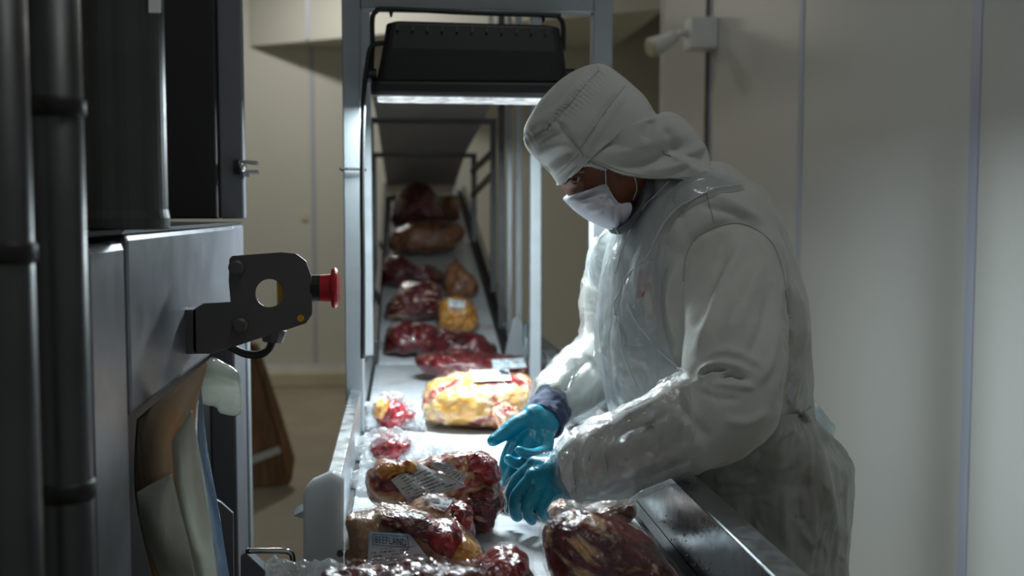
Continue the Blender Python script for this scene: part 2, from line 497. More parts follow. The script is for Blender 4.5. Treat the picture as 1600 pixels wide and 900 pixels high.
def inflate(outline, Y, half, nseg=72, rings=14, center=None, p=2.0, back=None):
    """a rounded solid: its upright outline at distance Y, bulging 'half' towards and away from the viewer"""
    pts = resample(catmull(outline, 8, True), nseg, True)
    B = np.array([at(x, y, Y) for x, y in pts])
    c = B.mean(0) if center is None else at(center[0], center[1], Y)
    back = half if back is None else back
    V = []; F = []
    ss = [math.sin(math.pi / 2 * (k + 1) / rings) for k in range(rings)]     # 0..1
    def ring(s, side):
        h = (1 - s ** p) ** (1 / p) * (half if side < 0 else back)
        return c + s * (B - c) + np.array([0, side * h, 0])
    L = [ring(s, -1) for s in ss] + [ring(s, 1) for s in ss[:-1][::-1]]
    V = np.vstack([[c + [0, -half, 0]]] + L + [[c + [0, back, 0]]])
    n = nseg; m = len(L)
    F = [[0, 1 + k, 1 + (k + 1) % n] for k in range(n)]
    for i in range(m - 1):
        for k in range(n):
            a = 1 + i * n + k; b = 1 + i * n + (k + 1) % n
            F.append([a, a + n, b + n, b])
    e = 1 + (m - 1) * n
    F += [[e + k, len(V) - 1, e + (k + 1) % n] for k in range(n)]
    # keep faces outward
    v0, v1, v2 = V[F[0][0]], V[F[0][1]], V[F[0][2]]
    if np.cross(v1 - v0, v2 - v0)[1] > 0: F = [f[::-1] for f in F]
    return V, F


def normals(V, F):
    N = np.zeros_like(V)
    tri = np.array([f[:3] for f in F])
    n = np.cross(V[tri[:, 1]] - V[tri[:, 0]], V[tri[:, 2]] - V[tri[:, 0]])
    for k in range(3): np.add.at(N, tri[:, k], n)
    q = np.array([[f[0], f[2], f[3]] for f in F if len(f) == 4])
    if len(q):
        n = np.cross(V[q[:, 1]] - V[q[:, 0]], V[q[:, 2]] - V[q[:, 0]])
        for k in range(3): np.add.at(N, q[:, k], n)
    return N / (np.linalg.norm(N, axis=1)[:, None] + 1e-12)


def bvh(V, F): return BVHTree.FromPolygons([Vector(v) for v in V], F)


def hit(tree, px, py):
    d = ray(px, py); r = tree.ray_cast(Vector(CAM), Vector(d), 50)
    return None if r[0] is None else (np.array(r[0]), np.array(r[1]))


def patch(tree, quad, nu=14, nv=8, off=0.002, thick=0.0):
    """a sheet laid on a surface: quad is TL, TR, BR, BL as seen"""
    q = [np.array(p, float) for p in quad]; V = []; uv = []; last = None; miss = []
    for j in range(nv + 1):
        for i in range(nu + 1):
            u, v = i / nu, j / nv
            p = (q[0] * (1 - u) + q[1] * u) * (1 - v) + (q[3] * (1 - u) + q[2] * u) * v
            h = hit(tree, p[0], p[1])
            if h is None: V.append(None); miss.append(len(V) - 1)
            else: V.append(h[0] - ray(*p) * off)
            uv.append((u, 1 - v))
    ok = [v for v in V if v is not None]
    md = np.median([v[1] for v in ok])
    k = 0
    for j in range(nv + 1):
        for i in range(nu + 1):
            if V[k] is None or abs(V[k][1] - md) > 0.12:
                u, v = i / nu, j / nv
                p = (q[0] * (1 - u) + q[1] * u) * (1 - v) + (q[3] * (1 - u) + q[2] * u) * v
                V[k] = at(p[0], p[1], md)
            k += 1
    F = [[j * (nu + 1) + i, (j + 1) * (nu + 1) + i, (j + 1) * (nu + 1) + i + 1, j * (nu + 1) + i + 1] for j in range(nv) for i in range(nu)]
    return np.array(V), F, uv
# ================================================================== the room
BZ = 0.91                                   # belt surface height
WX = 1.40                                   # right wall
def structure(o): o['kind'] = 'structure'; return o

structure(MB().box((-3.0, -1.6, -0.10), (3.0, 9.2, 0.0)).build('floor', M['floor']))
structure(MB().box((-3.0, 0.4, 3.6), (3.0, 9.2, 3.7)).build('ceiling', M['ceiling']))
structure(MB().box((-3.1, -1.6, 0.0), (-3.0, 9.2, 3.6)).build('wall_left', M['panel_back']))
# back wall: insulated panels with a joint between them
wb = structure(MB().box((-3.0, 9.04, 0.0), (3.0, 9.2, 3.6)).build('wall_back', M['backing']))
sx = at(490, 300, 9.0)[0]
edges = [-3.0] + [sx + 1.15 * k for k in range(-2, 5) if -3.0 < sx + 1.15 * k < 3.0] + [3.0]
for a, b in zip(edges[:-1], edges[1:]):
    MB().box((a + 0.012, 9.0, 0.0), (b - 0.012, 9.039, 3.6)).build('panel', M['panel_back'], wb, bevel=0.006)
for e in edges[1:-1]:
    MB().box((e - 0.011, 8.996, 0.0), (e + 0.011, 9.038, 3.6)).build('joint_strip', M['joint'], wb)
bb = structure(MB().box((-3.0, 8.86, 0.0), (2.2, 8.995, 0.115)).build('baseboard_back', M['curb'], bevel=0.01))
MB().box((-3.0, 8.97, 0.1155), (2.2, 8.995, 0.165)).build('skirting_strip', M['white_trim'], bb)
# right wall, parallel to the conveyor, ends at the recess
YEND = on_x(1032, 300, WX)[1]
wr = structure(MB().box((WX + 0.04, 0.2, 0.0), (WX + 0.12, YEND, 3.6)).build('wall_right', M['backing']))
s1, s2, s3 = (on_x(p, 300, WX)[1] for p in (1517, 1247, 1106))
ed = [0.2, s1 - 1.15, s1, s2, s3, YEND]
for a, b in zip(ed[:-1], ed[1:]):
    MB().box((WX, a + 0.012, 0.0), (WX + 0.038, b - 0.012, 3.6)).build('panel', M['panel'], wr, bevel=0.004)
for e in ed[1:-1]:
    MB().box((WX - 0.003, e - 0.032, 0.0), (WX - 0.0005, e + 0.0085, 3.6)).build('joint_strip', M['joint'], wr)
MB().box((WX - 0.006, YEND - 0.03, 0.0), (WX + 0.12, YEND + 0.006, 3.6)).build('corner_trim', M['white_trim'], wr)
wrc = structure(MB().box((2.2, YEND, 0.0), (2.3, 9.0, 3.6)).build('wall_recess', M['panel_back']))
structure(MB().box((WX + 0.12, YEND - 0.1, 0.0), (2.3, YEND, 3.6)).build('wall_return', M['panel_back']))
# boxed-in duct below the ceiling, further from the wall on the right
L0 = at(392, 72, 8.98); R0 = at(1040, 13, 7.25)
sof = MB().prism([L0, R0, np.array([R0[0], 8.99, R0[2]]), np.array([L0[0], 8.99, L0[2]])], (0, 0, 3.6 - L0[2] + 0.02)).build('trim_1', M['panel_back'])
structure(sof)
for q in (1, 2):
    p = L0 + (R0 - L0) * (0.16 if q == 1 else 0.62)
    MB().box((p[0] - 0.012, p[1] - 0.012, p[2] + 0.01), (p[0] + 0.012, p[1] + 0.03, 3.6)).build('joint_strip', M['joint'], sof)
# small yellowed fitting plate on the back wall
tag(MB().box(at(472, 345, 9.0) - [0, 0.012, 0], at(482, 335, 9.0)).build('wall_fitting', M['curb'], bevel=0.003), 'small cream fitting on the back wall beside a panel joint', 'fitting')
# emergency lamp box on the right wall
eb = at(1092, 53, on_x(1106, 53, WX)[1] - 0.10)
Yb = eb[1]
el = thing('emergency_lamp', (WX, Yb, eb[2]), 'white emergency lamp box with swivel head high on the right wall', 'lamp')
a0 = at(1074, 78, Yb); a1 = at(1112, 30, Yb)
MB().box((a0[0], Yb - 0.07, a0[2]), (WX - 0.001, Yb + 0.07, a1[2])).build('lamp_box', M['white_trim'], el, bevel=0.008)
MB().tube([at(1076, 52, Yb), at(1062, 52, Yb), at(1052, 58, Yb)], 0.018, 10).build('swivel_arm', M['white_trim'], el, smooth=True)
MB().tube([at(1056, 55, Yb), at(1044, 62, Yb), at(1030, 70, Yb), at(1018, 74, Yb - 0.02)], [0.030, 0.036, 0.042, 0.044], 16).build('lamp_head', M['white_trim'], el, smooth=True)
MB().tube([at(1018, 74, Yb - 0.021), at(1014, 75, Yb - 0.024)], [0.040, 0.037], 16).build('lens', M['curb'], el)
tag(MB().tube([on_x(1106, -60, WX - 0.012), (WX - 0.012, s3, 2.6), (WX - 0.012, s3, 0.3)], 0.008, 8).build('conduit', M['bracket']), 'thin dark conduit running up the right wall panel joint', 'conduit')
# unseen lamps on the ceiling, the near one added (their light is set at the top)
for (x, y, t) in ((-0.75, 7.6, 'round ceiling lamp near the back wall above the duct'), (0.35, 4.3, 'round ceiling lamp above the inclined conveyor'), (0.45, 0.95, 'added round fill lamp, out of view above the near end of the belt')):
    c = thing('unseen_ceiling_lamp', (x, y, 3.6), t, 'lamp')
    MB().tube([(x, y, 3.60), (x, y, 3.54), (x, y, 3.525)], [0.17, 0.17, 0.16], 24).build('lamp_housing', M['white_trim'], c)

# ================================================================== belt conveyor
YN, YF = 0.95, 3.62                          # near and far end
BL, BR = -0.088, 0.385
RZ = BZ + 0.105                              # rail top
cv = thing('belt_conveyor', (0.15, 2.3, 0), 'white belt conveyor with stainless side rails, carrying packed beef', 'conveyor')
MB().box((BL, YN, BZ - 0.03), (BR, YF, BZ)).build('belt', M['belt'], cv)
def railbox(x0, x1, ya, yb): return MB().box((x0, ya, BZ - 0.20), (x1, yb, RZ))
railbox(BL - 0.028, BL - 0.004, 1.55, YF).build('side_rail', M['steel'], cv, bevel=0.003)
MB().prism([(BR + 0.012, YN, BZ - 0.20), (BR + 0.016, YN, BZ - 0.20), (BR + 0.030, YN, RZ), (BR + 0.022, YN, RZ)], (0, YF - YN, 0)).build('side_rail', M['steel_wet'], cv, label='wet stainless side rail')
MB().box((BR + 0.024, YN, RZ - 0.006), (BR + 0.064, YF, RZ + 0.001)).build('rail_lip', M['steel'], cv, bevel=0.002)
MB().box((BR + 0.056, YN, RZ - 0.05), (BR + 0.064, YF, RZ - 0.006)).build('rail_skirt', M['steel'], cv)
MB().box((BR + 0.001, YN, BZ - 0.012), (BR + 0.018, YF, BZ + 0.010)).build('edge_strip', M['rubber'], cv)
MB().box((BL - 0.004, 1.55, BZ - 0.012), (BL + 0.004, YF, BZ + 0.010)).build('edge_strip', M['rubber'], cv)
for x in (BL + 0.01, BR - 0.02):
    for y in (1.2, 2.3, 3.4):
        MB().box((x - 0.02, y - 0.02, 0.0), (x + 0.02, y + 0.02, BZ - 0.031)).build('leg', M['steel'], cv)
for y in (1.2, 2.3, 3.4):
    MB().box((BL + 0.03, y - 0.015, 0.35), (BR - 0.04, y + 0.015, 0.38)).build('stretcher', M['steel'], cv)
# drops of water on the right rail
rng = np.random.RandomState(5); dm = MB()
for k in range(70):
    y = 1.30 + 0.75 * rng.rand(); f = 0.15 + 0.8 * rng.rand()
    x = BR + 0.0155 + (0.022 - 0.012) * f; r = 0.0008 + 0.0013 * rng.rand()
    dm.ball((x - 0.0004, y, BZ + 0.1 * f), (r * 0.6, r, r * 1.3), 6, 4)
drops = dm.build('water_drops', M['chrome'], cv, smooth=True); drops['kind'] = 'stuff'
# white plastic guard plate at the near end of the left rail
gY = 1.54
gp = [at(x, y, gY) for x, y in ((474, 900), (473, 775), (478, 763), (488, 752), (520, 738), (537, 748), (537, 905))]
MB().prism(gp, (0, 0.022, 0)).build('guard_plate', M['hdpe'], cv, label='white plastic guard plate', bevel=0.004)
bo = at(536, 864, gY)
MB().tube([bo + [-0.004, -0.004, 0], bo + [-0.004, 0.002, 0]], 0.005, 10).build('bolt', M['steel_dark'], cv)
tp = [at(458, 806, 1.60), at(476, 797, 1.60), at(476, 811, 1.60)]
MB().prism(tp, (0, 0.05, 0)).build('corner_tab', M['steel'], cv)
hp = [at(x, y, 1.66) for x, y in ((384, 861), (440, 861), (452, 863), (457, 870), (458, 900))]
MB().tube(catmull(hp, 5), 0.0045, 8).build('handle', M['chrome'], cv, smooth=True)
MB().box((-0.24, 1.62, BZ - 0.16), (BL - 0.029, 1.70, BZ - 0.12)).build('side_bracket', M['steel_dark'], cv)

# ================================================================== inclined conveyor
IA = (3.64, BZ + 0.005); IB = (6.6, 1.518)
def iz(y): return IA[1] + (IB[1] - IA[1]) * (y - IA[0]) / (IB[0] - IA[0])
IL, IR = -0.075, 0.345
sl = (IB[1] - IA[1]) / (IB[0] - IA[0])
inc = thing('inclined_conveyor', (0.15, 5.3, 0), 'dark-sided inclined conveyor climbing away behind the belt', 'conveyor')
def slab(x0, x1, dz0, dz1, y0=IA[0], y1=IB[0]):
    return MB().prism([(x0, y0, iz(y0) + dz0), (x1, y0, iz(y0) + dz0), (x1, y0, iz(y0) + dz1), (x0, y0, iz(y0) + dz1)], (0, y1 - y0, sl * (y1 - y0)))
slab(IL, IR, -0.03, 0).build('belt', M['belt'], inc)
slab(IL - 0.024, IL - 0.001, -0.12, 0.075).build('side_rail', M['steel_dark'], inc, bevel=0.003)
slab(IR + 0.001, IR + 0.024, -0.12, 0.030).build('side_rail', M['rubber'], inc, bevel=0.003)
slab(IR + 0.0245, IR + 0.05, -0.06, 0.055).build('rail_lip', M['steel'], inc, bevel=0.003)
for y in (3.9, 5.4, 6.4):
    for x in (IL - 0.012, IR + 0.012):
        MB().box((x - 0.011, y - 0.02, 0), (x + 0.011, y + 0.02, iz(y) - 0.09)).build('leg', M['steel_dark'], inc)
# steel transfer guard standing at the foot of the incline
tg = thing('transfer_guard', (IR + 0.1, 3.5, BZ), 'upright stainless guard plate at the foot of the inclined conveyor', 'guard')
g1 = [at(x, y, 3.52) for x, y in ((789, 556), (800, 502), (807, 494), (812, 500), (820, 556))]
MB().prism(g1, (0, 0.03, 0)).build('upright_plate', M['alu'], tg, bevel=0.002)
g2 = [at(813, 500, 3.54), at(820, 505, 3.54), at(905, 575, 3.3), at(905, 600, 3.3), at(820, 585, 3.5)]
MB().prism(g2, (0.006, 0.02, 0)).build('sloping_plate', M['steel'], tg, bevel=0.002)

# ================================================================== frames over the conveyors
PY = 2.47
pf = thing('lamp_portal', (0.16, PY, 0), 'tall grey steel portal frame carrying the floodlight over the belt', 'frame')
def post(px0, px1, Y, dep, z0, z1, mat, parent, name='post', **k):
    a = at(px0, 330, Y); b = at(px1, 330, Y)
    return MB().box((a[0], Y, z0), (b[0], Y + dep, z1)).build(name, mat, parent, bevel=0.003, **k)
post(537, 566, PY, 0.05, 0.0, 2.12, M['alu'], pf)
post(926, 956, PY, 0.05, 0.0, 2.12, M['alu'], pf)
zt = at(740, 16, PY)[2]
a = at(566.5, 330, PY)[0]; b = at(925.5, 330, PY)[0]
MB().box((a, PY, zt), (b, PY + 0.05, zt + 0.06)).build('crossbar', M['alu'], pf, bevel=0.003)
# second frame of the portal, a little behind
post(566, 581, 2.95, 0.035, BZ + 0.12, 2.3, M['alu'], pf, 'rear_post')
post(829, 846, 3.05, 0.04, BZ - 0.02, 2.3, M['alu'], pf, 'rear_post')
MB().box((at(566, 330, 2.95)[0], 2.951, 2.30), (at(846, 330, 3.05)[0], 3.0, 2.34)).build('rear_crossbar', M['alu'], pf)
# cable tie on the left post
tz = at(550, 264, PY)[2]
MB().tube([(a - 0.047, PY - 0.006, tz), (a + 0.006, PY - 0.006, tz - 0.001), (a + 0.006, PY + 0.056, tz), (a - 0.047, PY + 0.056, tz), (a - 0.047, PY - 0.006, tz)], 0.0035, 6).build('cable_tie', M['black'], pf)

of = thing('steel_gantry', (0.16, 4.6, 0), 'dark steel gantry with posts and crossbars around the inclined conveyor', 'gantry')
def frame(Y, pl, pr, pw, py, th, dep=0.04):
    z = at(660, py, Y)[2]
    x0 = at(pl, 300, Y)[0]; x1 = at(pr, 300, Y)[0]; wv = pw / FPX * Y
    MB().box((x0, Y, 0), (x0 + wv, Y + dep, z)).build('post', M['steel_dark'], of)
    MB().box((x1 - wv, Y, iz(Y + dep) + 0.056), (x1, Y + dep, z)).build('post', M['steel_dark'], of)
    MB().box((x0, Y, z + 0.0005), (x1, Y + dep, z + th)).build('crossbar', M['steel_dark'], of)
frame(4.25, 575, 776, 9, 193, 0.022)
frame(5.1, 580, 745, 8, 246, 0.022)
for (p0, p1, Y, m_) in ((779, 789, 3.9, 'steel_dark'), (793, 800, 3.75, 'steel'), (806, 815, 3.6, 'alu')):
    x0 = at(p0, 300, Y)[0]; x1 = at(p1, 300, Y)[0]
    MB().box((x0, Y, 0), (x1, Y + 0.03, 2.4)).build('post', M[m_], of)
for (A, B) in (((738, 268), (770, 238)), ((738, 305), (770, 272))):
    MB().beam(at(A[0], A[1], 5.08), at(B[0], B[1], 4.3), 0.02, 0.02).build('diagonal_bar', M['steel_dark'], of)  # two dark diagonal bars between the frames
cov = thing('overhead_cover', (0.16, 5.5, 1.7), 'dark grey sloping sheet cover above the inclined conveyor', 'cover')
C = [(3.55, 581, 772, 150), (4.27, 589, 757, 186), (5.12, 597, 727, 240), (7.1, 606, 706, 304)]
for (y0, a0, b0, v0), (y1, a1, b1, v1) in zip(C[:-1], C[1:]):
    e = 0.015
    q = [at(a0, v0, y0 + e), at(b0, v0, y0 + e), at(b1, v1, y1 - e), at(a1, v1, y1 - e)]
    MB().prism(q, (0, 0, 0.012)).build('cover_sheet', M['cover'], cov)

# ================================================================== floodlight
FY = PY - 0.03
fl = thing('floodlight', tuple(at(735, 150, FY)), 'large black floodlight hanging from the portal, shining down on the belt', 'floodlight')
tl, tr_, br_, bl_ = (604, 40), (872, 47), (884, 132), (588, 131)
d0, d1 = 0.04, 0.062
def frow(a, b, half, rr=0.02):
    A = at(a[0], a[1], FY); B = at(b[0], b[1], FY)
    out = []
    for (s, p, q) in ((0, A, -1), (1, B, -1), (1, B, 1), (0, A, 1)):
        for k in range(5):
            base = {(0, -1): math.pi, (1, -1): 1.5 * math.pi, (1, 1): 0, (0, 1): 0.5 * math.pi}[(s, q)]
            an = base + (math.pi / 2) * k / 4
            c = np.array(p) + [rr if s == 0 else -rr, (half - rr) * q, 0]
            out.append(c + [rr * math.cos(an), rr * math.sin(an), 0])
    return out
rows = [frow((614, 36), (862, 43), d0 - 0.012), frow(tl, tr_, d0), frow((598, 80), (878, 86), 0.05), frow(bl_, br_, d1 - 0.012)]
MB().loft(rows).build('housing', M['flood'], fl, smooth=False, bevel=0.003)
rim = [frow((581, 131), (889, 134), d1), frow((580, 136), (890, 139), d1 + 0.004), frow((580, 147), (890, 151), d1 + 0.004), frow((582, 153), (888, 158), d1)]
MB().loft(rim).build('rim', M['flood'], fl, bevel=0.002)
for k in range(11):
    f = k / 10; x = 622 + f * 232; y = 38 + f * 6
    MB().beam(at(x, y - 1, FY - d0 + 0.002), at(x - 1, y + 11, FY - d0 - 0.007), 0.004, 0.010, up=(0, 1, 0)).build('cooling_fin', M['flood'], fl)
em = NT('lit_glass'); em.t.nodes.remove(em.b)
e_ = em.n('ShaderNodeEmission'); e_.inputs[0].default_value = (0.86, 0.95, 1, 1)
nz = em.noise(em.coord(), 30, 3); mr = em.n('ShaderNodeMapRange'); em.l(nz, mr.inputs[0]); mr.inputs[1].default_value = 0.35; mr.inputs[2].default_value = 0.7; mr.inputs[3].default_value = 0.5; mr.inputs[4].default_value = 1.3
em.l(mr.outputs[0], e_.inputs[1]); em.l(e_.outputs[0], em.out.inputs[0])
gz = at(735, 156, FY)[2]
gA = frow((590, 154), (880, 158), d1 - 0.010); gB = [p - [0, 0, 0.004] for p in gA]
MB().loft([gA, gB]).build('lit_glass', em.m, fl)
yk = catmull([at(x, y, FY - 0.005) for x, y in ((580, 118), (582, 70), (582, 30), (588, 18), (606, 14), (735, 20), (860, 24), (874, 28), (880, 42), (880, 80))], 6)
MB().tube(yk, 0.0055, 10).build('yoke', M['flood'], fl, smooth=True)
for p in ((611, 22), (849, 30)):
    MB().tube([at(p[0], p[1] - 6, FY - 0.005), at(p[0], p[1] + 5, FY - 0.005)], [0.006, 0.002], 8).build('yoke_bolt', M['flood'], fl)
for s in (0, 1):
    p = at(580 if s == 0 else 889, 118, FY)
    MB().tube([p - [0.012, 0, 0], p + [0.012, 0, 0]], 0.016, 12).build('pivot_knob', M['flood'], fl)
MB().tube(catmull([at(x, y, FY - 0.02) for x, y in ((606, 68), (590, 68), (579, 75), (574, 100), (569, 140), (567, 190), (566, 260), (566, 330), (567, 420), (567, 560))], 6), 0.0055, 8).build('power_cable', M['black'], fl, smooth=True)
c = at(735, 158, FY)
lo = area('floodlight_beam', tuple(c - [0, 0, 0.012]), tuple(c - [0, 0, 1]), FLOOD_W, 0.40, 0.10, col=(0.82, 0.95, 1.0))

# ================================================================== machine on the left
MX = -0.33
def mx(px, py): return on_x(px, py, MX)
YR = mx(381, 345)[1]; Y2 = mx(200, 500)[1]; Y1 = mx(140, 500)[1]
ztop = 1.42 - 0.028; zbot = mx(330, 556)[2]
mc = thing('packing_machine', (MX - 0.2, 1.7, 0), 'dark grey packing machine with cabinet panels in the left foreground', 'machine')
# lower cabinet: corner column, side door, edge strip
MB().box((MX - 0.35, Y2 + 0.004, zbot), (MX, mx(366, 400)[1] - 0.003, ztop)).build('side_panel', M['machine'], mc, bevel=0.008)
MB().box((MX - 0.35, mx(366, 400)[1], zbot - 0.9), (MX - 0.001, YR, ztop)).build('corner_post', M['machine'], mc, bevel=0.006)
MB().box((MX - 0.35, Y1, 0.0), (MX, Y2 - 0.004, ztop - 0.008)).build('corner_column', M['machine'], mc, bevel=0.01)
MB().box((MX - 0.34, Y1 + 0.02, zbot - 0.9), (MX - 0.05, YR - 0.02, zbot - 0.005)).build('inner_housing', M['black'], mc)
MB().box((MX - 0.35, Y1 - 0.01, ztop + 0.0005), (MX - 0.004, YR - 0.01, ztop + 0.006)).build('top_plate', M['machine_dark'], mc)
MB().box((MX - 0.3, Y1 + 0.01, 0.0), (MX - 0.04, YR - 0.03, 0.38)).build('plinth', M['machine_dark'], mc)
# upper cabinet: black side and the lit edge
UY = YR - 0.012
ux0 = at(341, 200, UY)[0]; ux1 = at(380, 200, UY)[0]
MB().box((ux0, UY, ztop + 0.012), (ux1, UY + 0.03, 2.2)).build('edge_post', M['machine'], mc, bevel=0.004)
ux2 = at(258, 200, UY - 0.02)[0]
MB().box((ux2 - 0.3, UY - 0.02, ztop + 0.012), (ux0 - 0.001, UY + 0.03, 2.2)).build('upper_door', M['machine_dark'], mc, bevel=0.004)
# chrome latch
lt = [at(x, y, UY - 0.005) for x, y in ((366, 261), (384, 261), (404, 262))]
MB().tube([lt[0] - [0, 0, 0], lt[0] + [0.012, 0, 0]], 0.016, 14).build('latch_collar', M['black'], mc)
lk = MB().tube([lt[0] + [0.010, 0, 0], lt[1]], [0.015, 0.014], 14).build('latch', M['chrome'], mc, smooth=True)
for dz in (-1, 1):
    MB().beam(lt[1] + [-0.004, 0, dz * 0.011], lt[2] + [0, 0, dz * 0.009], 0.016, 0.008).build('latch_jaw', M['chrome'], mc, bevel=0.002)
MB().tube([lt[1] + [0.002, -0.01, -0.017], lt[1] + [0.002, 0.012, -0.017]], 0.004, 8).build('latch_pin', M['chrome'], mc)
# steel canister standing on the cabinet
CY = 1.33
cc = at(197, 330, CY); cr = 61 / FPX * CY
MB().tube([(cc[0], CY, ztop + 0.0065), (cc[0], CY, ztop + 0.02), (cc[0], CY, ztop + 0.03), (cc[0], CY, 2.1)], [cr * 1.04, cr * 1.04, cr, cr], 40).build('canister', M['steel_dark'], mc, smooth=False, bevel=0.002)
tree = BVHTree.FromPolygons([Vector(v) for v in MB().tube([(cc[0], CY, ztop + 0.03), (cc[0], CY, 2.1)], cr, 40).V], MB().tube([(cc[0], CY, ztop + 0.03), (cc[0], CY, 2.1)], cr, 40).F)
V, F, uv = patch(tree, [(232, -10), (252, -10), (252, 20), (232, 20)], 4, 4)
mesh_obj('sticker', V, F, M['label_white'], mc)
# frame leg, dark door below, small latch wedge
lx0 = at(374, 700, YR + 0.02); lx1 = at(392, 700, YR + 0.02)
MB().box((lx0[0], YR + 0.005, 0.0), (lx1[0], YR + 0.04, zbot + 0.02)).build('leg', M['alu'], mc, bevel=0.003)
dp = [at(x, y, 1.75) for x, y in ((332, 778), (345, 785), (364, 802), (365, 905), (332, 905))]
MB().prism(dp, (0, 0.008, 0)).build('lower_plate', M['machine'], mc, bevel=0.001)
wp = [at(x, y, 1.72) for x, y in ((376, 905), (376, 868), (384, 863), (416, 893), (420, 905))]
MB().prism(wp, (0, 0.03, 0)).build('foot_wedge', M['machine'], mc, bevel=0.002)

# standing pipes close to the lens
def pipe(px, half, Y, label, bands):
    c = at(px, 450, Y); r = half / FPX * Y
    t = thing('steel_pipe', (c[0], Y, 0), label, 'pipe')
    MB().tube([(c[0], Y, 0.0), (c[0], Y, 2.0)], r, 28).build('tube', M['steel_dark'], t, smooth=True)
    for b in bands:
        z = at(px, b, Y)[2]
        MB().tube([(c[0], Y, z - 0.009), (c[0], Y, z - 0.006), (c[0], Y, z + 0.006), (c[0], Y, z + 0.009)], [r * 1.02, r * 1.12, r * 1.12, r * 1.02], 28).build('clamp', M['machine_dark'], t, smooth=True)
pipe(10, 40, 0.92, 'dark vertical steel pipe at the left edge of the picture', [395])
pipe(93, 40, 1.02, 'grey vertical steel pipe beside the machine cabinet corner', [168, 765])

# ================================================================== emergency stop
SY = 1.71
es = thing('emergency_stop', tuple(at(420, 520, SY)), 'grey bracket with red mushroom emergency stop button on the machine', 'stop switch')
ol = [(358, 405), (362, 400), (440, 394), (462, 396), (478, 408), (486, 430), (488, 492), (478, 506), (420, 524), (372, 540), (330, 553), (306, 553), (301, 545), (301, 484), (318, 474), (360, 472), (357, 440)]
hole = [(421 + 22 * math.cos(a), 458 + 22 * math.sin(a)) for a in np.linspace(0, 2 * math.pi, 28, endpoint=False)]
def plate_with_hole(ol, hole, Y, th):
    bm = bmesh.new()
    eds = []
    for loop in (ol, hole):
        vs = [bm.verts.new(at(x, y, Y)) for x, y in loop]
        eds += [bm.edges.new((vs[i], vs[(i + 1) % len(vs)])) for i in range(len(vs))]
    r = bmesh.ops.triangle_fill(bm, edges=eds, use_beauty=True, use_dissolve=False)
    fs = [g for g in r['geom'] if isinstance(g, bmesh.types.BMFace)]
    hc = Vector(at(421, 458, Y)); rr = 21.5 / FPX * Y
    bad = [f for f in fs if (f.calc_center_median() - hc).length < rr * 0.9 and all((v.co - hc).length < rr * 1.1 for v in f.verts)]
    bmesh.ops.delete(bm, geom=bad, context='FACES_ONLY')
    ex = bmesh.ops.extrude_face_region(bm, geom=list(bm.faces))
    bmesh.ops.translate(bm, verts=[v for v in ex['geom'] if isinstance(v, bmesh.types.BMVert)], vec=(0, th, 0))
    bmesh.ops.recalc_face_normals(bm, faces=bm.faces)
    bm.verts.index_update()
    V = [tuple(v.co) for v in bm.verts]; F = [[v.index for v in f.verts] for f in bm.faces]
    bm.free(); return V, F
V, F = plate_with_hole(ol, hole, SY, 0.008)
mesh_obj('bracket_plate', V, F, M['bracket'], es, bevel=0.0015)
m_ = MB(); q0 = at(432, 488, SY + 0.012); q1 = at(474, 404, SY + 0.012)
m_.box((q0[0], SY + 0.010, q0[2]), (q1[0], SY + 0.055, q1[2])).build('switch_housing', M['yellow'], es, bevel=0.008)
bc = at(486, 450, SY + 0.02)
MB().tube([bc, at(501, 450, SY + 0.02)], 0.021, 20).build('collar', M['black'], es)
b0 = at(500, 450, SY + 0.02)
MB().tube([b0, b0 + [0.018, 0, 0], b0 + [0.0182, 0, 0], b0 + [0.024, 0, 0], b0 + [0.028, 0, 0], b0 + [0.031, 0, 0]], [0.021, 0.022, 0.031, 0.0325, 0.029, 0.016], 28).build('stop_button', M['red'], es, smooth=False, bevel=0.001)
for (x, y, r) in ((370, 418, 0.012), (376, 508, 0.012)):
    p = at(x, y, SY)
    MB().tube([p + [0, 0.001, 0], p - [0, 0.008, 0], p - [0, 0.011, 0]], [r, r, r * 0.7], 16).build('bolt', M['bracket'], es)
p = at(470, 497, SY)
MB().tube([p + [0, 0.001, 0], p - [0, 0.004, 0]], 0.0055, 12).build('screw', M['yellow'], es)
p = at(427, 528, SY + 0.03)
MB().tube([at(430, 512, SY + 0.03), at(427, 522, SY + 0.03), at(426, 534, SY + 0.03)], [0.02, 0.02, 0.016], 12).build('cable_gland', M['bracket'], es)
MB().tube(catmull([at(x, y, SY + 0.03) for x, y in ((425, 534), (420, 546), (405, 554), (385, 553), (368, 546), (350, 535))], 5), 0.0065, 8).build('cable', M['black'], es, smooth=True)
tabp = [at(x, y, SY) for x, y in ((301, 484), (301, 553))]
MB().box((MX - 0.002, SY, tabp[1][2]), (tabp[0][0] + 0.004, SY + 0.05, tabp[0][2])).build('mounting_tab', M['bracket'], es)

# ================================================================== bags hanging on the machine
bg = thing('bag_stack', tuple(at(280, 900, 1.55)), 'stack of plastic bags hanging below the machine panel', 'bags')
def sheet(outl_l, outl_r, Y, bulge, mat, name='bag', seed=0):
    L = resample(catmull(outl_l, 6), 30); R = resample(catmull(outl_r, 6), 30); V = []
    for i in range(30):
        for j in range(17):
            u = j / 16; p = L[i] * (1 - u) + R[i] * u
            P = at(p[0], p[1], Y); V.append(P + [0, -bulge * math.sin(math.pi * u) * math.sin(math.pi * min(1, i / 22)), 0])
    V = np.array(V); V[:, 1] += 0.010 * fbm(V * [14, 14, 5] + seed, 2)
    F = [[i * 17 + j, i * 17 + j + 1, (i + 1) * 17 + j + 1, (i + 1) * 17 + j] for i in range(29) for j in range(16)]
    o = mesh_obj(name, V, F, mat, bg, smooth=True)
    s = o.modifiers.new('thickness', 'SOLIDIFY'); s.thickness = 0.0015
    return o
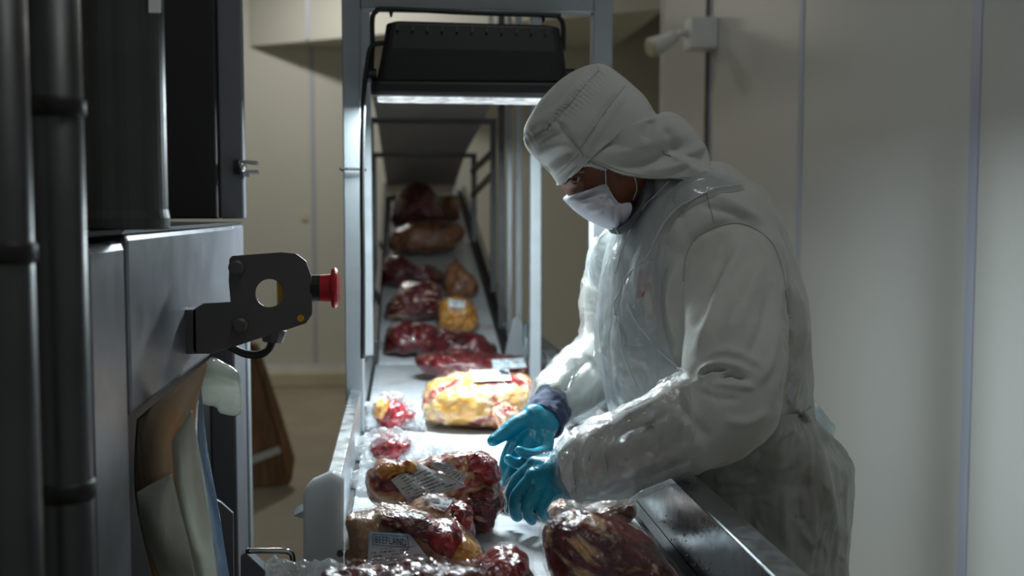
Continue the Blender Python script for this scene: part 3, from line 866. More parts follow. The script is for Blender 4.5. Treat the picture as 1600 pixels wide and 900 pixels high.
sheet([(214, 655), (212, 760), (222, 830), (245, 930)], [(326, 562), (308, 640), (312, 760), (345, 930)], 1.50, 0.03, M['bag_brown'], seed=1)
sheet([(213, 770), (222, 830), (240, 880), (262, 935)], [(268, 740), (282, 800), (298, 860), (315, 935)], 1.46, 0.02, M['bag'], seed=2)
sheet([(262, 700), (278, 770), (292, 850), (310, 935)], [(300, 640), (316, 740), (332, 840), (345, 935)], 1.475, 0.015, M['bag'], seed=3)
sheet([(298, 640), (312, 720), (328, 820), (340, 935)], [(314, 600), (322, 700), (345, 820), (364, 935)], 1.53, 0.01, M['bag_blue'], seed=4)
fp = [(326, 560), (350, 566), (372, 580), (378, 600), (377, 645), (345, 646), (338, 636), (320, 632), (312, 620)]
V, F = inflate(fp, 1.70, 0.006, 48, 5)
V[:, 1] += 0.02 * fbm(V * 14, 2)
mesh_obj('bag_flap', V, F, M['bag'], bg, smooth=True)

# ================================================================== leaning boards at the back
wd = thing('wooden_boards', tuple(on_z(425, 762, 0.0)), 'brown wooden boards strapped together, leaning on the floor behind the machine', 'boards')
WY = on_z(425, 762, 0.0)[1]
p1 = [at(x, y, WY) for x, y in ((370, 762), (398, 560), (408, 556), (449, 760))]
p1 = [at(x, y, WY) for x, y in ((372, 540), (392, 535), (440, 700), (448, 758), (385, 763), (372, 757))]
MB().prism(p1, (0, 0.05, 0)).build('board', M['wood'], wd, bevel=0.006)
p2 = [at(x, y, WY - 0.03) for x, y in ((392, 535), (401, 540), (438, 650), (459, 720), (455, 752), (448, 762), (440, 700))]
MB().prism(p2, (0, 0.07, 0)).build('board', M['wood'], wd, bevel=0.004)
p3 = [at(x, y, WY - 0.032) for x, y in ((385, 716), (436, 697), (440, 707), (388, 728))]
MB().prism(p3, (0, 0.012, 0)).build('plastic_strap', M['bag'], wd)
# ================================================================== beef on the belts
def belt_at(px, py):
    p = on_z(px, py, BZ)
    if 0 < p[1] < IA[0]: return p
    d = ray(px, py)                          # the inclined belt
    t = (IA[1] - CAM[2] - sl * (IA[0] - CAM[1])) / (d[2] - sl * d[1])
    return CAM + d * t


def lumps(V, F, amp, scale, seed, keep_floor=None):
    N = normals(V, F)
    d = fbm(V * scale + seed, 3) * amp * 1.6
    r = 1 - np.abs(fbm(V * scale * 1.3 + seed * 3.1, 2)) * 2.6
    g = 1 - np.abs(fbm(V * scale * 3.0 + seed * 1.7, 2)) * 3.0
    W = V + N * (d - np.clip(r - 0.35, -0.4, 1) * amp * 1.1 + np.clip(g, -0.5, 1) * amp * 0.3)[:, None]
    if keep_floor is not None: W[:, 2] = np.maximum(W[:, 2], keep_floor)
    return W


def floor_z(Y): return BZ if Y <= IA[0] else iz(Y)


def meat(outline, mat, half, label, base=None, Y=None, amp=0.006, scale=16, seed=0, film='film', group=None, name='beef_cut', fscale=1.02, nseg=128, rings=24, p=2.2, back=None, film_amp=0.003, z_floor=True):
    bx, by = (max(outline, key=lambda q: q[1]) if base is None else base)
    if Y is None: Y = belt_at(bx, by)[1]
    V, F = inflate(outline, Y, half, nseg, rings, p=p, back=back)
    fl_ = None
    if z_floor: fl_ = np.array([floor_z(y) for y in V[:, 1]]) + 0.001
    W = lumps(V, F, amp, scale, seed, fl_)
    lo = W[:, 2].min()
    root = thing(name, (W[:, 0].mean(), Y, lo), label, 'beef', group)
    body = mesh_obj('meat', W, F, M[mat], root, smooth=True)
    shell = None
    if film:
        N = normals(W, F)
        S = W + N * (0.0025 + film_amp * np.clip(1 - 3.2 * np.abs(fbm(W * 38 + seed, 2)), -0.2, 1))[:, None]
        if fl_ is not None: S[:, 2] = np.maximum(S[:, 2], fl_ - 0.0008)
        shell = mesh_obj('film', S, F, M[film], root, smooth=True)
        tr = bvh(S, F)
    else: tr = bvh(W, F)
    return root, tr, (W, F, Y)


def film_tail(root, pts, Y, seed=0, mat='film_white', r0=0.004, amp=0.012, name='film_end'):
    """crumpled loose end of a bag: a fan of pleated film"""
    V, F = inflate(pts, Y, 0.014, 72, 9)
    N = normals(V, F)
    V = V + N * (amp * fbm(V * 60 + seed, 3))[:, None] + np.stack([amp * .6 * noise3(V * 70 + seed + 9), 0 * V[:, 0], amp * .6 * noise3(V * 80 + seed + 5)], 1)
    V[:, 2] = np.maximum(V[:, 2], np.array([floor_z(y) for y in V[:, 1]]) + 0.0008)
    return mesh_obj(name, V, F, M[mat], root, smooth=False)


def print_mat(name, bg, rows=9, ink=(60, 64, 74), seed=0.0, bars=False, tint=None, density=0.52, vmax=0.95):
    t = NT(name); tc = t.n('ShaderNodeTexCoord'); sp = t.n('ShaderNodeSeparateXYZ'); t.l(tc.outputs['UV'], sp.inputs[0])
    def math_(op, a, b=None):
        m = t.n('ShaderNodeMath', operation=op)
        for k, v in enumerate((a, b)):
            if v is None: continue
            if hasattr(v, 'default_value'): t.l(v, m.inputs[k])
            else: m.inputs[k].default_value = v
        return m.outputs[0]
    rowf = math_('FRACT', math_('MULTIPLY', sp.outputs[1], float(rows)))
    line = math_('MULTIPLY', math_('GREATER_THAN', rowf, 0.3), math_('LESS_THAN', rowf, 0.75))
    cb = t.n('ShaderNodeCombineXYZ'); t.l(math_('MULTIPLY', sp.outputs[0], 60.0), cb.inputs[0]); t.l(math_('FLOOR', math_('MULTIPLY', sp.outputs[1], float(rows))), cb.inputs[1]); cb.inputs[2].default_value = seed
    n1 = t.n('ShaderNodeTexNoise'); n1.inputs['Scale'].default_value = 1.0; n1.inputs['Detail'].default_value = 0; t.l(cb.outputs[0], n1.inputs['Vector'])
    cb2 = t.n('ShaderNodeCombineXYZ'); t.l(math_('MULTIPLY', sp.outputs[0], 4.0), cb2.inputs[0]); t.l(math_('FLOOR', math_('MULTIPLY', sp.outputs[1], float(rows))), cb2.inputs[1]); cb2.inputs[2].default_value = seed + 4
    n2 = t.n('ShaderNodeTexNoise'); n2.inputs['Scale'].default_value = 1.0; n2.inputs['Detail'].default_value = 0; t.l(cb2.outputs[0], n2.inputs['Vector'])
    msk = math_('MULTIPLY', math_('MULTIPLY', line, math_('GREATER_THAN', n1.outputs['Fac'], 1 - density)), math_('GREATER_THAN', n2.outputs['Fac'], 0.46))
    inn = math_('MULTIPLY', math_('MULTIPLY', math_('GREATER_THAN', sp.outputs[0], 0.06), math_('LESS_THAN', sp.outputs[0], 0.94)), math_('MULTIPLY', math_('GREATER_THAN', sp.outputs[1], 0.06), math_('LESS_THAN', sp.outputs[1], vmax)))
    if tint:
        up = t.ramp(sp.outputs[1], [(0.42, bg), (0.95, tint)])
        base = up
    else: base = lin(bg)
    t.l(t.mix(math_('MULTIPLY', msk, inn), base, lin(ink)), t.b.inputs['Base Color'])
    t.b.inputs['Roughness'].default_value = 0.3; t.b.inputs['Coat Weight'].default_value = 0.5
    return t.m
M['print_a'] = print_mat('grey_printed_label', (186, 190, 194), 10, (70, 74, 84), 1.0)
M['print_b'] = print_mat('white_printed_label', (226, 230, 234), 3, (70, 90, 120), 3.0, density=0.5)
M['print_c'] = print_mat('blue_white_label', (204, 206, 206), 9, (90, 96, 106), 6.0, tint=(150, 190, 214), vmax=0.5)
M['print_d'] = print_mat('pale_blue_label', (206, 216, 220), 3, (110, 140, 160), 8.0)


def label_on(root, tree, quad, mat, name='paper_label', nu=14, nv=8, off=0.002):
    V, F, uv = patch(tree, quad, nu, nv, off)
    return mesh_obj(name, V, F, M[mat], root, smooth=True, uv=uv)


# --- near end of the belt
r, tr, (W, F, Yp) = meat([(540, 830), (543, 806), (575, 798), (612, 790), (650, 800), (690, 815), (714, 814), (735, 832), (757, 866), (748, 884), (700, 884), (620, 886), (560, 886), (541, 882)],
     'kraft', 0.055, 'vacuum pack of beef with printed maker label on its brown fatty side', base=(640, 888), seed=2, amp=0.005, p=2.6)
def lump(root, outline, Y, half, mat, seed, amp=0.004, name='meat_lobe', scale=24, film=True):
    V, F = inflate(outline, Y, half, 56, 10)
    V = lumps(V, F, amp, scale, seed, np.array([floor_z(y) for y in V[:, 1]]) + 0.001)
    o = mesh_obj(name, V, F, M[mat], root, smooth=True)
    return o, bvh(V, F)
lump(r, [(640, 815), (660, 803), (690, 814), (716, 816), (728, 845), (722, 878), (690, 882), (668, 850)], Yp - 0.03, 0.035, 'meat_red', 4, name='lean_meat')
lump(r, [(694, 870), (704, 848), (722, 836), (740, 848), (757, 868), (748, 885), (712, 886)], Yp - 0.035, 0.035, 'fat_orange', 5, 0.002, 'fat_wedge')
lump(r, [(596, 815), (612, 800), (650, 806), (675, 818), (690, 850), (640, 836)], Yp - 0.042, 0.018, 'meat_streak', 6, 0.003, 'fat_streak')
lq = [(576, 831), (638, 832), (668, 868), (575, 884)]
lq = [(577, 831), (640, 834), (669, 872), (574, 886)]
tr2 = tr
lab = label_on(r, tr2, lq, 'print_c', off=0.004)
# the name on the label, inside a ruled frame
def uv2px(u, v):
    q = [np.array(p, float) for p in lq]; v = 1 - v
    return (q[0] * (1 - u) + q[1] * u) * (1 - v) + (q[3] * (1 - u) + q[2] * u) * v
def on_label(P2, off=0.0062):
    out = []
    for x, y in P2:
        h = hit(tr2, x, y); out.append((h[0] if h else at(x, y, Yp - 0.05)) - ray(x, y) * off)
    return out
fc = bpy.data.curves.new('lettering', 'FONT'); fc.body = 'BEEFLAND'; fc.size = 1.0; fc.space_character = 1.12; fc.resolution_u = 3
fo = bpy.data.objects.new('lettering', fc); COL.objects.link(fo)
dg = bpy.context.evaluated_depsgraph_get()
tm = bpy.data.meshes.new_from_object(fo.evaluated_get(dg))
tv = np.array([v.co[:2] for v in tm.vertices]); tf = [list(p.vertices) for p in tm.polygons]
bpy.data.objects.remove(fo); bpy.data.curves.remove(fc); bpy.data.meshes.remove(tm)
tv = (tv - tv.min(0)) / (tv.max(0) - tv.min(0))
TB = [np.array(p, float) for p in ((586, 838), (632, 841), (635, 849), (585, 847))]
TB = [np.array(p, float) for p in ((586, 837), (633, 842), (636, 853), (586, 848))]
def bil(q, u, v): return (q[0] * (1 - u) + q[1] * u) * v + (q[3] * (1 - u) + q[2] * u) * (1 - v)
mesh_obj('lettering', on_label([bil(TB, u, v) for u, v in tv]), tf, M['ink'], lab)
fr = [np.array(p, float) for p in ((582, 834), (637, 838.5), (640, 856), (582, 851.5))]
fin = [f + (sum(fr) / 4 - f) * np.array([0.03, 0.10]) for f in fr]
FV = []; FF = []
for k in range(4):
    n = 10
    o_ = [fr[k] + (fr[(k + 1) % 4] - fr[k]) * i / n for i in range(n + 1)]; i_ = [fin[k] + (fin[(k + 1) % 4] - fin[k]) * i / n for i in range(n + 1)]
    b0_ = len(FV); FV += on_label(o_) + on_label(i_); FF += [[b0_ + i, b0_ + i + 1, b0_ + n + 2 + i, b0_ + n + 1 + i] for i in range(n)]
mesh_obj('ruled_frame', FV, FF, M['ink'], lab)

r, tr, (W, F, Yp) = meat([(618, 806), (632, 786), (652, 776), (675, 773), (706, 782), (728, 790), (736, 806), (738, 840), (722, 858), (640, 858), (622, 840)],
     'meat_pink', 0.05, 'pack of pale pink beef with a white slip, behind the pack with the maker label', base=(680, 862), seed=11)
lump(r, [(700, 812), (712, 788), (728, 784), (737, 800), (739, 842), (720, 850), (704, 838)], Yp - 0.035, 0.03, 'meat_red', 14, name='lean_meat')
label_on(r, tr, [(659, 776), (712, 778), (694, 800), (680, 794)], 'print_b', off=0.004)
film_tail(r, [(716, 782), (735, 776), (737, 800), (733, 838), (728, 812)], Yp - 0.04, 3, 'film', amp=0.004)

r, tr, (W, F, Yp) = meat([(573, 745), (584, 728), (602, 722), (640, 722), (690, 716), (735, 706), (764, 709), (779, 728), (784, 762), (779, 800), (766, 827), (740, 829), (715, 812), (660, 806), (600, 796), (577, 775)],
     'meat_mixed', 0.06, 'large pack of beef with a grey printed label across it, left of the gloved hands', base=(740, 829), seed=21, amp=0.006, back=0.07)
lump(r, [(728, 726), (740, 708), (762, 708), (778, 724), (782, 750), (760, 754), (738, 745)], Yp - 0.03, 0.035, 'meat_red', 24, name='lean_meat')
lump(r, [(722, 786), (745, 764), (775, 760), (782, 782), (774, 812), (762, 829), (738, 829), (726, 812)], Yp - 0.045, 0.03, 'meat_streak', 25, name='lean_meat')
lump(r, [(588, 740), (598, 726), (625, 723), (650, 728), (630, 740), (600, 752)], Yp - 0.05, 0.015, 'fat_orange', 27, 0.009, 'fat_cap')
tree3 = tr
label_on(r, tr, [(611, 750), (652, 722), (729, 760), (640, 786)], 'print_a', off=0.014)
label_on(r, tr, [(664, 722), (700, 722), (728, 744), (724, 757)], 'print_a', off=0.014)
film_tail(r, [(548, 800), (552, 776), (575, 770), (610, 778), (630, 790), (610, 802), (570, 804)], Yp - 0.03, 7, 'film', amp=0.010, name='film_end')

# tied white bags beside the left rail
r, tr, (W, F, Yp) = meat([(582, 646), (588, 630), (602, 622), (624, 626), (642, 638), (650, 652), (634, 664), (600, 664)], 'meat_red', 0.045, 'small tied bag of red beef with a yellow fat edge, against the left rail', base=(610, 672), seed=31)
lump(r, [(582, 645), (590, 628), (604, 624), (606, 642), (596, 656)], Yp - 0.035, 0.02, 'fat_orange', 32, 0.003, 'fat_cap')
film_tail(r, [(567, 668), (570, 640), (585, 622), (610, 612), (640, 626), (656, 646), (664, 668), (640, 672), (600, 675)], Yp - 0.012, 11, 'film_white', amp=0.014)
film_tail(r, [(646, 652), (660, 640), (664, 634), (661, 652), (668, 672), (660, 672), (652, 662)], Yp - 0.03, 12, 'film_white', amp=0.006)
r, tr, (W, F, Yp) = meat([(576, 700), (584, 686), (606, 678), (632, 684), (646, 692), (634, 708), (605, 716), (584, 714)], 'meat_red', 0.045, 'small loose bag of bright red beef between the left rail and the bare belt', base=(606, 724), seed=35)
film_tail(r, [(561, 722), (564, 684), (590, 668), (630, 672), (660, 684), (690, 704), (670, 718), (620, 728)], Yp - 0.012, 15, 'film_white', amp=0.014)
r = thing('plastic_bag', tuple(belt_at(600, 760)), 'crumpled empty clear plastic bag lying between left rail and labelled pack', 'plastic bag')
film_tail(r, [(551, 770), (556, 735), (575, 722), (600, 728), (590, 748), (580, 772)], belt_at(575, 768)[1], 16, 'film_white', amp=0.012, name='film')
film_tail(r, [(640, 724), (655, 706), (690, 696), (720, 704), (700, 716), (670, 726)], belt_at(675, 735)[1], 17, 'film_white', amp=0.012, name='film')

# big fat-capped cut and the red cut behind it
r, tr, _ = meat([(658, 640), (662, 615), (680, 598), (715, 588), (760, 584), (810, 588), (838, 602), (842, 630), (830, 652), (790, 662), (740, 665), (690, 660), (665, 652)], 'meat_fat', 0.11, 'big yellow fat-capped beef cut with a white label on top', seed=41, amp=0.0055, p=2.3, back=0.14)
label_on(r, tr, [(733, 579), (795, 577), (799, 594), (741, 596)], 'print_b', off=0.006)
film_tail(r, [(690, 600), (697, 578), (703, 588), (706, 598)], _[2] - 0.05, 19, 'film', amp=0.003)
r, tr, _ = meat([(650, 566), (665, 554), (700, 550), (760, 554), (800, 558), (835, 568), (846, 584), (800, 592), (720, 588), (670, 583)], 'meat_dark', 0.10, 'long flat dark red beef cut with a pale blue label, behind the fat-capped cut', seed=45, amp=0.006)
label_on(r, tr, [(768, 562), (820, 559), (823, 574), (771, 577)], 'print_d', off=0.005)
r, tr, _ = meat([(772, 645), (785, 632), (800, 634), (814, 650), (806, 668), (780, 668)], 'meat_mixed', 0.03, 'small pale bag of beef touching the right end of the fat-capped cut', seed=47, Y=2.42, amp=0.006, scale=34, z_floor=False)

# around the gloved hands
r, tr, _ = meat([(776, 792), (786, 768), (806, 748), (834, 722), (862, 708), (886, 716), (892, 742), (880, 780), (850, 806), (810, 812), (784, 808)], 'meat_dark', 0.045, 'dark beef cut held between the two gloved hands', Y=1.83, seed=51, amp=0.005)
r, tr, _ = meat([(848, 800), (862, 784), (895, 778), (928, 784), (930, 802), (900, 812), (868, 812)], 'fat_pale', 0.04, 'pale fatty beef piece lying below the near gloved hand', base=(890, 812), seed=53, amp=0.004)
r, tr, _ = meat([(912, 806), (926, 788), (955, 778), (984, 780), (992, 800), (976, 814), (936, 818)], 'meat_tan', 0.045, 'dark orange-brown beef piece under the near sleeve beside the rail', base=(950, 818), seed=55, amp=0.004)
r, tr, _ = meat([(848, 852), (850, 828), (868, 810), (905, 802), (950, 812), (990, 830), (1020, 848), (1042, 875), (1060, 915), (1052, 960), (980, 985), (900, 965), (862, 905)], 'meat_long', 0.075, 'large dark streaked beef cut at the front right, close to the wet rail', base=(980, 960), seed=61, amp=0.0042, scale=13)
FY_ = _[2]
r, tr, _ = meat([(505, 904), (530, 893), (580, 897), (640, 890), (700, 887), (742, 894), (764, 920), (740, 965), (600, 975), (520, 960)], 'meat_dark', 0.06, 'dark beef pack cut off by the bottom edge, under silvery film', base=(640, 975), seed=65, film='film', film_amp=0.008)
film_tail(r, [(560, 901), (600, 892), (650, 886), (700, 884), (738, 892), (730, 910), (640, 916), (580, 914)], _[2] - 0.04, 21, 'film', amp=0.010)
r, tr, _ = meat([(744, 900), (756, 874), (780, 860), (808, 866), (828, 888), (836, 930), (800, 955), (752, 945)], 'meat_red', 0.05, 'rounded glossy red beef piece at the bottom edge', base=(790, 950), seed=67)
# scraps of clear film lying about
r = thing('plastic_bag', tuple(belt_at(790, 850)), 'thin scrap of clear film standing on the belt near the bottom edge', 'plastic film')
film_tail(r, [(742, 852), (752, 838), (764, 832), (772, 846), (776, 862), (755, 862)], belt_at(760, 865)[1], 23, 'film', amp=0.004, name='film')
r = thing('plastic_bag', tuple(belt_at(840, 880)), 'flat crumple of clear film left of the large streaked cut', 'plastic film')
film_tail(r, [(812, 872), (825, 864), (850, 866), (862, 884), (856, 904), (832, 906)], belt_at(840, 905)[1], 24, 'film', amp=0.010, name='film')
r = thing('plastic_bag', tuple(at(470, 900, 1.42)), 'crumpled clear bag in front of the white guard plate', 'plastic film')
film_tail(r, [(412, 892), (420, 874), (445, 877), (470, 880), (498, 873), (520, 882), (545, 896), (540, 935), (420, 940)], 1.42, 25, 'film_white', amp=0.012, name='film')

# --- on the inclined belt
G = 'beef packs on the inclined conveyor'
for (o_, m_, h_, l_, s_) in (
    ([(600, 545), (603, 515), (615, 503), (650, 500), (680, 510), (692, 530), (680, 550), (640, 554), (605, 552)], 'meat_dark', 0.09, 'dark beef cut at the left foot of the inclined conveyor', 71),
    ([(672, 547), (680, 522), (710, 517), (750, 525), (774, 540), (778, 558), (740, 562), (700, 558)], 'meat_dark2', 0.09, 'dark beef cut with a grey end at the right foot of the inclined conveyor', 72),
    ([(602, 492), (610, 465), (630, 445), (660, 440), (688, 450), (692, 475), (684, 496), (650, 502), (612, 500)], 'meat_streak', 0.09, 'marbled red beef cut beside the orange pack on the incline', 73),
    ([(684, 508), (689, 474), (706, 463), (738, 472), (743, 490), (738, 516), (706, 520)], 'fat_orange', 0.07, 'orange-yellow pack on the incline', 74),
    ([(599, 442), (599, 414), (612, 400), (630, 402), (648, 415), (680, 415), (692, 435), (680, 448), (640, 448)], 'meat_dark2', 0.09, 'dark red beef cut beside the small shiny pack on the incline', 75),
    ([(694, 456), (697, 428), (710, 408), (726, 420), (742, 440), (746, 460), (720, 466)], 'meat_tan', 0.07, 'small shiny film-wrapped pack at the right of the incline', 76),
    ([(610, 388), (611, 365), (635, 350), (680, 345), (718, 352), (721, 372), (706, 390), (660, 398), (620, 396)], 'meat_tan', 0.10, 'wide tan beef pack near the top of the incline', 77),
    ([(612, 345), (618, 315), (630, 295), (650, 285), (672, 292), (685, 320), (692, 344), (660, 352), (620, 352)], 'meat_dark2', 0.12, 'tall dark beef cut farthest up the incline', 78),
    ([(684, 338), (690, 316), (705, 305), (717, 316), (716, 338), (700, 342)], 'meat_tan', 0.08, 'small tan pack to the right of the farthest dark cut', 79)):
    rr_, tr, _ = meat(o_, m_, h_, l_, seed=s_, amp=0.009, scale=12, group=G, film='film', nseg=60, rings=10)
    if s_ == 74: label_on(rr_, tr, [(700, 466), (728, 470), (726, 482), (702, 480)], 'print_b', off=0.01)
# ================================================================== the worker
def remesh(V, F, voxel, smooth=4, sub=0, fac=0.5):
    me = bpy.data.meshes.new('tmp'); me.from_pydata([tuple(v) for v in V], [], F); me.update()
    bm = bmesh.new(); bm.from_mesh(me); bmesh.ops.recalc_face_normals(bm, faces=bm.faces); bm.to_mesh(me); bm.free()
    o = bpy.data.objects.new('tmp', me); COL.objects.link(o)
    m = o.modifiers.new('r', 'REMESH'); m.mode = 'VOXEL'; m.voxel_size = voxel; m.adaptivity = 0
    s = o.modifiers.new('s', 'SMOOTH'); s.iterations = smooth; s.factor = fac
    if sub: u = o.modifiers.new('u', 'SUBSURF'); u.levels = sub; u.render_levels = sub
    g = bpy.context.evaluated_depsgraph_get()
    ev = bpy.data.meshes.new_from_object(o.evaluated_get(g))
    n = len(ev.vertices); A = np.zeros(n * 3); ev.vertices.foreach_get('co', A)
    Fo = [list(p.vertices) for p in ev.polygons]
    bpy.data.objects.remove(o); bpy.data.meshes.remove(me); bpy.data.meshes.remove(ev)
    return A.reshape(-1, 3), Fo


def P3(l): return [at(*q) for q in l]


def sring(py, xl, xr, Y, hd, n=48, e=2.3):
    a = at(xl, py, Y); b = at(xr, py, Y); c = (a + b) / 2; h = (b[0] - a[0]) / 2
    out = []
    for k in range(n):
        t = 2 * math.pi * k / n; cs, sn = math.cos(t), math.sin(t)
        out.append(c + [h * np.sign(cs) * abs(cs) ** (2 / e), hd * np.sign(sn) * abs(sn) ** (2 / e), 0])
    return out


def smooth_path(pts, rad, k=4):
    q = catmull([list(p) + [r] for p, r in zip(pts, rad)], k); return q[:, :3], q[:, 3]


def poly_dist(px, py, poly):
    """distance in picture pixels to a polyline and arc length along it"""
    poly = resample(catmull(poly, 6), max(12, len(poly) * 8)); best = np.full(len(px), 1e9); arc = np.zeros(len(px)); s = 0
    for a, b in zip(poly[:-1], poly[1:]):
        d = b - a; L = np.linalg.norm(d) + 1e-9
        t = np.clip(((px - a[0]) * d[0] + (py - a[1]) * d[1]) / L ** 2, 0, 1)
        q = np.hypot(px - a[0] - t * d[0], py - a[1] - t * d[1]); m = q < best
        best[m] = q[m]; arc[m] = s + t[m] * L; s += L
    return best, arc, s


FOLD = 1.0


def folds(V, F, lst):
    N = normals(V, F); px, py, z = proj(V)
    D = V - CAM; face = np.einsum('ij,ij->i', N, D) / np.linalg.norm(D, axis=1)
    wgt = np.clip((0.25 - face) / 0.4, 0, 1)
    off = np.zeros(len(V))
    for poly, wd_, am in lst:
        d, arc, L = poly_dist(px, py, poly)
        tp = np.clip(np.minimum(arc, L - arc) / (0.22 * L), 0, 1)
        off += FOLD * am * np.exp(-(d / wd_) ** 2) * tp
    return V + N * (off * wgt)[:, None]


def inside(px, py, poly):
    r = np.zeros(len(px), bool); n = len(poly)
    for i in range(n):
        x0, y0 = poly[i]; x1, y1 = poly[(i + 1) % n]
        c = ((y0 > py) != (y1 > py)); 
        with np.errstate(divide='ignore', invalid='ignore'):
            r ^= c & (px < (x1 - x0) * (py - y0) / (y1 - y0 + 1e-12) + x0)
    return r


def inflate_rim(ctrl, Y, half, nseg=120, rings=26, center=None, p=2.2, open_scale=1.0):
    """like inflate, but each outline point says how open (0 closed, 1 full width) the rim is there"""
    C = catmull([list(c) for c in ctrl], 8, True); C = resample(C, nseg, True)
    rim = np.clip(C[:, 2], 0, 1)
    B = np.array([at(x, y, Y - half * 0.93 * r * open_scale) for (x, y), r in zip(C[:, :2], rim)]); B[:, 1] = Y
    c = B.mean(0) if center is None else at(center[0], center[1], Y)
    ss = [math.sin(math.pi / 2 * (k + 1) / rings) for k in range(rings)]
    def ring(s, side):
        h = (1 - s ** p) ** (1 / p)
        hh = h * (1 - rim) + np.maximum(h, rim * 0.93) * rim
        R = c + s * (B - c); R[:, 1] += side * half * hh; return R
    L = [ring(s, -1) for s in ss] + [ring(s, 1) for s in ss[::-1]]
    V = np.vstack([[c + [0, -half, 0]]] + L + [[c + [0, half, 0]]]); n = nseg; m = len(L)
    F = [[0, 1 + k, 1 + (k + 1) % n] for k in range(n)]
    F += [[1 + i * n + k, 1 + (i + 1) * n + k, 1 + (i + 1) * n + (k + 1) % n, 1 + i * n + (k + 1) % n] for i in range(m - 1) for k in range(n)]
    e = 1 + (m - 1) * n
    F += [[e + k, len(V) - 1, e + (k + 1) % n] for k in range(n)]
    v0, v1, v2 = V[F[0][0]], V[F[0][1]], V[F[0][2]]
    if np.cross(v1 - v0, v2 - v0)[1] > 0: F = [f[::-1] for f in F]
    return V, F


HY = 1.88                                    # distance of the head's middle
hip = at(1190, 800, 1.93)
pe = thing('person', (hip[0], 1.93, 0.0), 'person in white hooded coat, mask, clear apron and blue gloves handling beef at the belt', 'person')

# --- body (skin): one surface, head to feet, mostly under the clothes
hb = MB()
HV, HF = inflate([(866, 276), (876, 290), (884, 297), (889, 306), (893, 316), (903, 322), (912, 334), (930, 346), (952, 354), (970, 350), (985, 334), (998, 318), (1015, 300), (1030, 262), (1032, 215), (1010, 165), (965, 132), (905, 135), (862, 170), (848, 215), (856, 255)], HY, 0.076, 90, 18, center=(945, 238), p=2.5)
hb.add(HV, HF)
p_, r_ = smooth_path(P3([(985, 285, HY), (1020, 290, HY), (1055, 320, 1.89), (1080, 370, 1.9)]), [0.055, 0.056, 0.06, 0.07]); hb.tube(p_, r_, 20, rounded=True)
hb.loft([sring(py, xl + 25, xr - 25, Y, hd - 0.03) for py, xl, xr, Y, hd in ((310, 1000, 1185, 1.9, .17), (350, 968, 1212, 1.9, .185), (470, 940, 1250, 1.9, .175), (600, 955, 1262, 1.91, .17), (720, 1030, 1280, 1.93, .17), (820, 1050, 1290, 1.93, .17))])
NARM = [(1152, 405, 1.765), (1152, 480, 1.70), (1150, 560, 1.62), (1140, 628, 1.59), (1090, 662, 1.59), (1020, 692, 1.605), (950, 722, 1.64), (893, 742, 1.67)]
NRAD = [.082, .081, .079, .077, .069, .062, .057, .047]
FARM = [(990, 395, 2.06), (968, 455, 2.16), (962, 540, 2.19), (922, 582, 2.13), (892, 605, 2.08), (862, 634, 2.025)]
FRAD = [.075, .07, .066, .058, .052, .043]
for A, R in ((NARM, NRAD), (FARM, FRAD)):
    p_, r_ = smooth_path(P3(A), [r * 0.62 for r in R]); hb.tube(p_, r_, 16, rounded=True)
HX = hip[0]
for s in (-1, 1):
    y = 1.93 + s * 0.09
    hb.tube([(HX, y, 0.93), (HX + 0.0, y, 0.75), (HX - 0.01, y, 0.5), (HX, y, 0.3), (HX + 0.01, y, 0.12)], [0.085, 0.08, 0.055, 0.05, 0.04], 16, rounded=True)
BV, BF = remesh(hb.V, hb.F, 0.005, 3)
eyepx = (904, 278)
BV = folds(BV, BF, [([(894, 283), (904, 277), (914, 274)], 6, -0.006), ([(884, 285), (896, 271), (912, 264)], 5, 0.003), ([(908, 292), (930, 290), (950, 284)], 12, 0.003), ([(896, 300), (903, 292), (906, 284)], 5, -0.003), ([(899, 288), (908, 287), (916, 281)], 3, 0.0012)])
body = mesh_obj('body', BV, BF, M['skin'], pe, smooth=True)
bt = bvh(BV, BF)
h = hit(bt, *eyepx)
ec = h[0] + ray(*eyepx) * 0.0095
ey = MB().ball(ec, 0.0115, 20, 14).build('eye', M['eye'], pe, smooth=True)
ir = h[0] + ray(*eyepx) * 0.0095 + np.array([-0.0075, -0.0082, -0.0035])
MB().ball(ir, 0.0042, 14, 8).build('iris', M['iris'], ey, smooth=True)
def surf_tube(tree, pts, r, mat, name, parent, off=0.0, n=24, seg=6, taper=False):
    q = resample(catmull(pts, 6), n); path = []
    for x, y in q:
        hh = hit(tree, x, y)
        if hh is not None: path.append(hh[0] + hh[1] * off)
    if len(path) < 3: return None
    rr = [r * (0.35 + 0.65 * math.sin(math.pi * i / (len(path) - 1))) for i in range(len(path))] if taper else r
    return MB().tube(path, rr, seg).build(name, mat, parent, smooth=True)
surf_tube(bt, [(893, 283), (902, 274), (913, 273)], 0.0026, M['skin'], 'upper_eyelid', pe, 0.0010, taper=True)
surf_tube(bt, [(894, 285), (902, 276.5), (912, 275)], 0.0010, M['hair'], 'eyelashes', pe, 0.0026, taper=True)
surf_tube(bt, [(884, 287), (892, 276), (902, 267), (913, 264)], 0.003, M['hair'], 'eyebrow', pe, 0.001, taper=True)
surf_tube(bt, [(896, 287), (905, 285), (914, 280)], 0.0016, M['skin'], 'lower_eyelid', pe, 0.0006, taper=True)

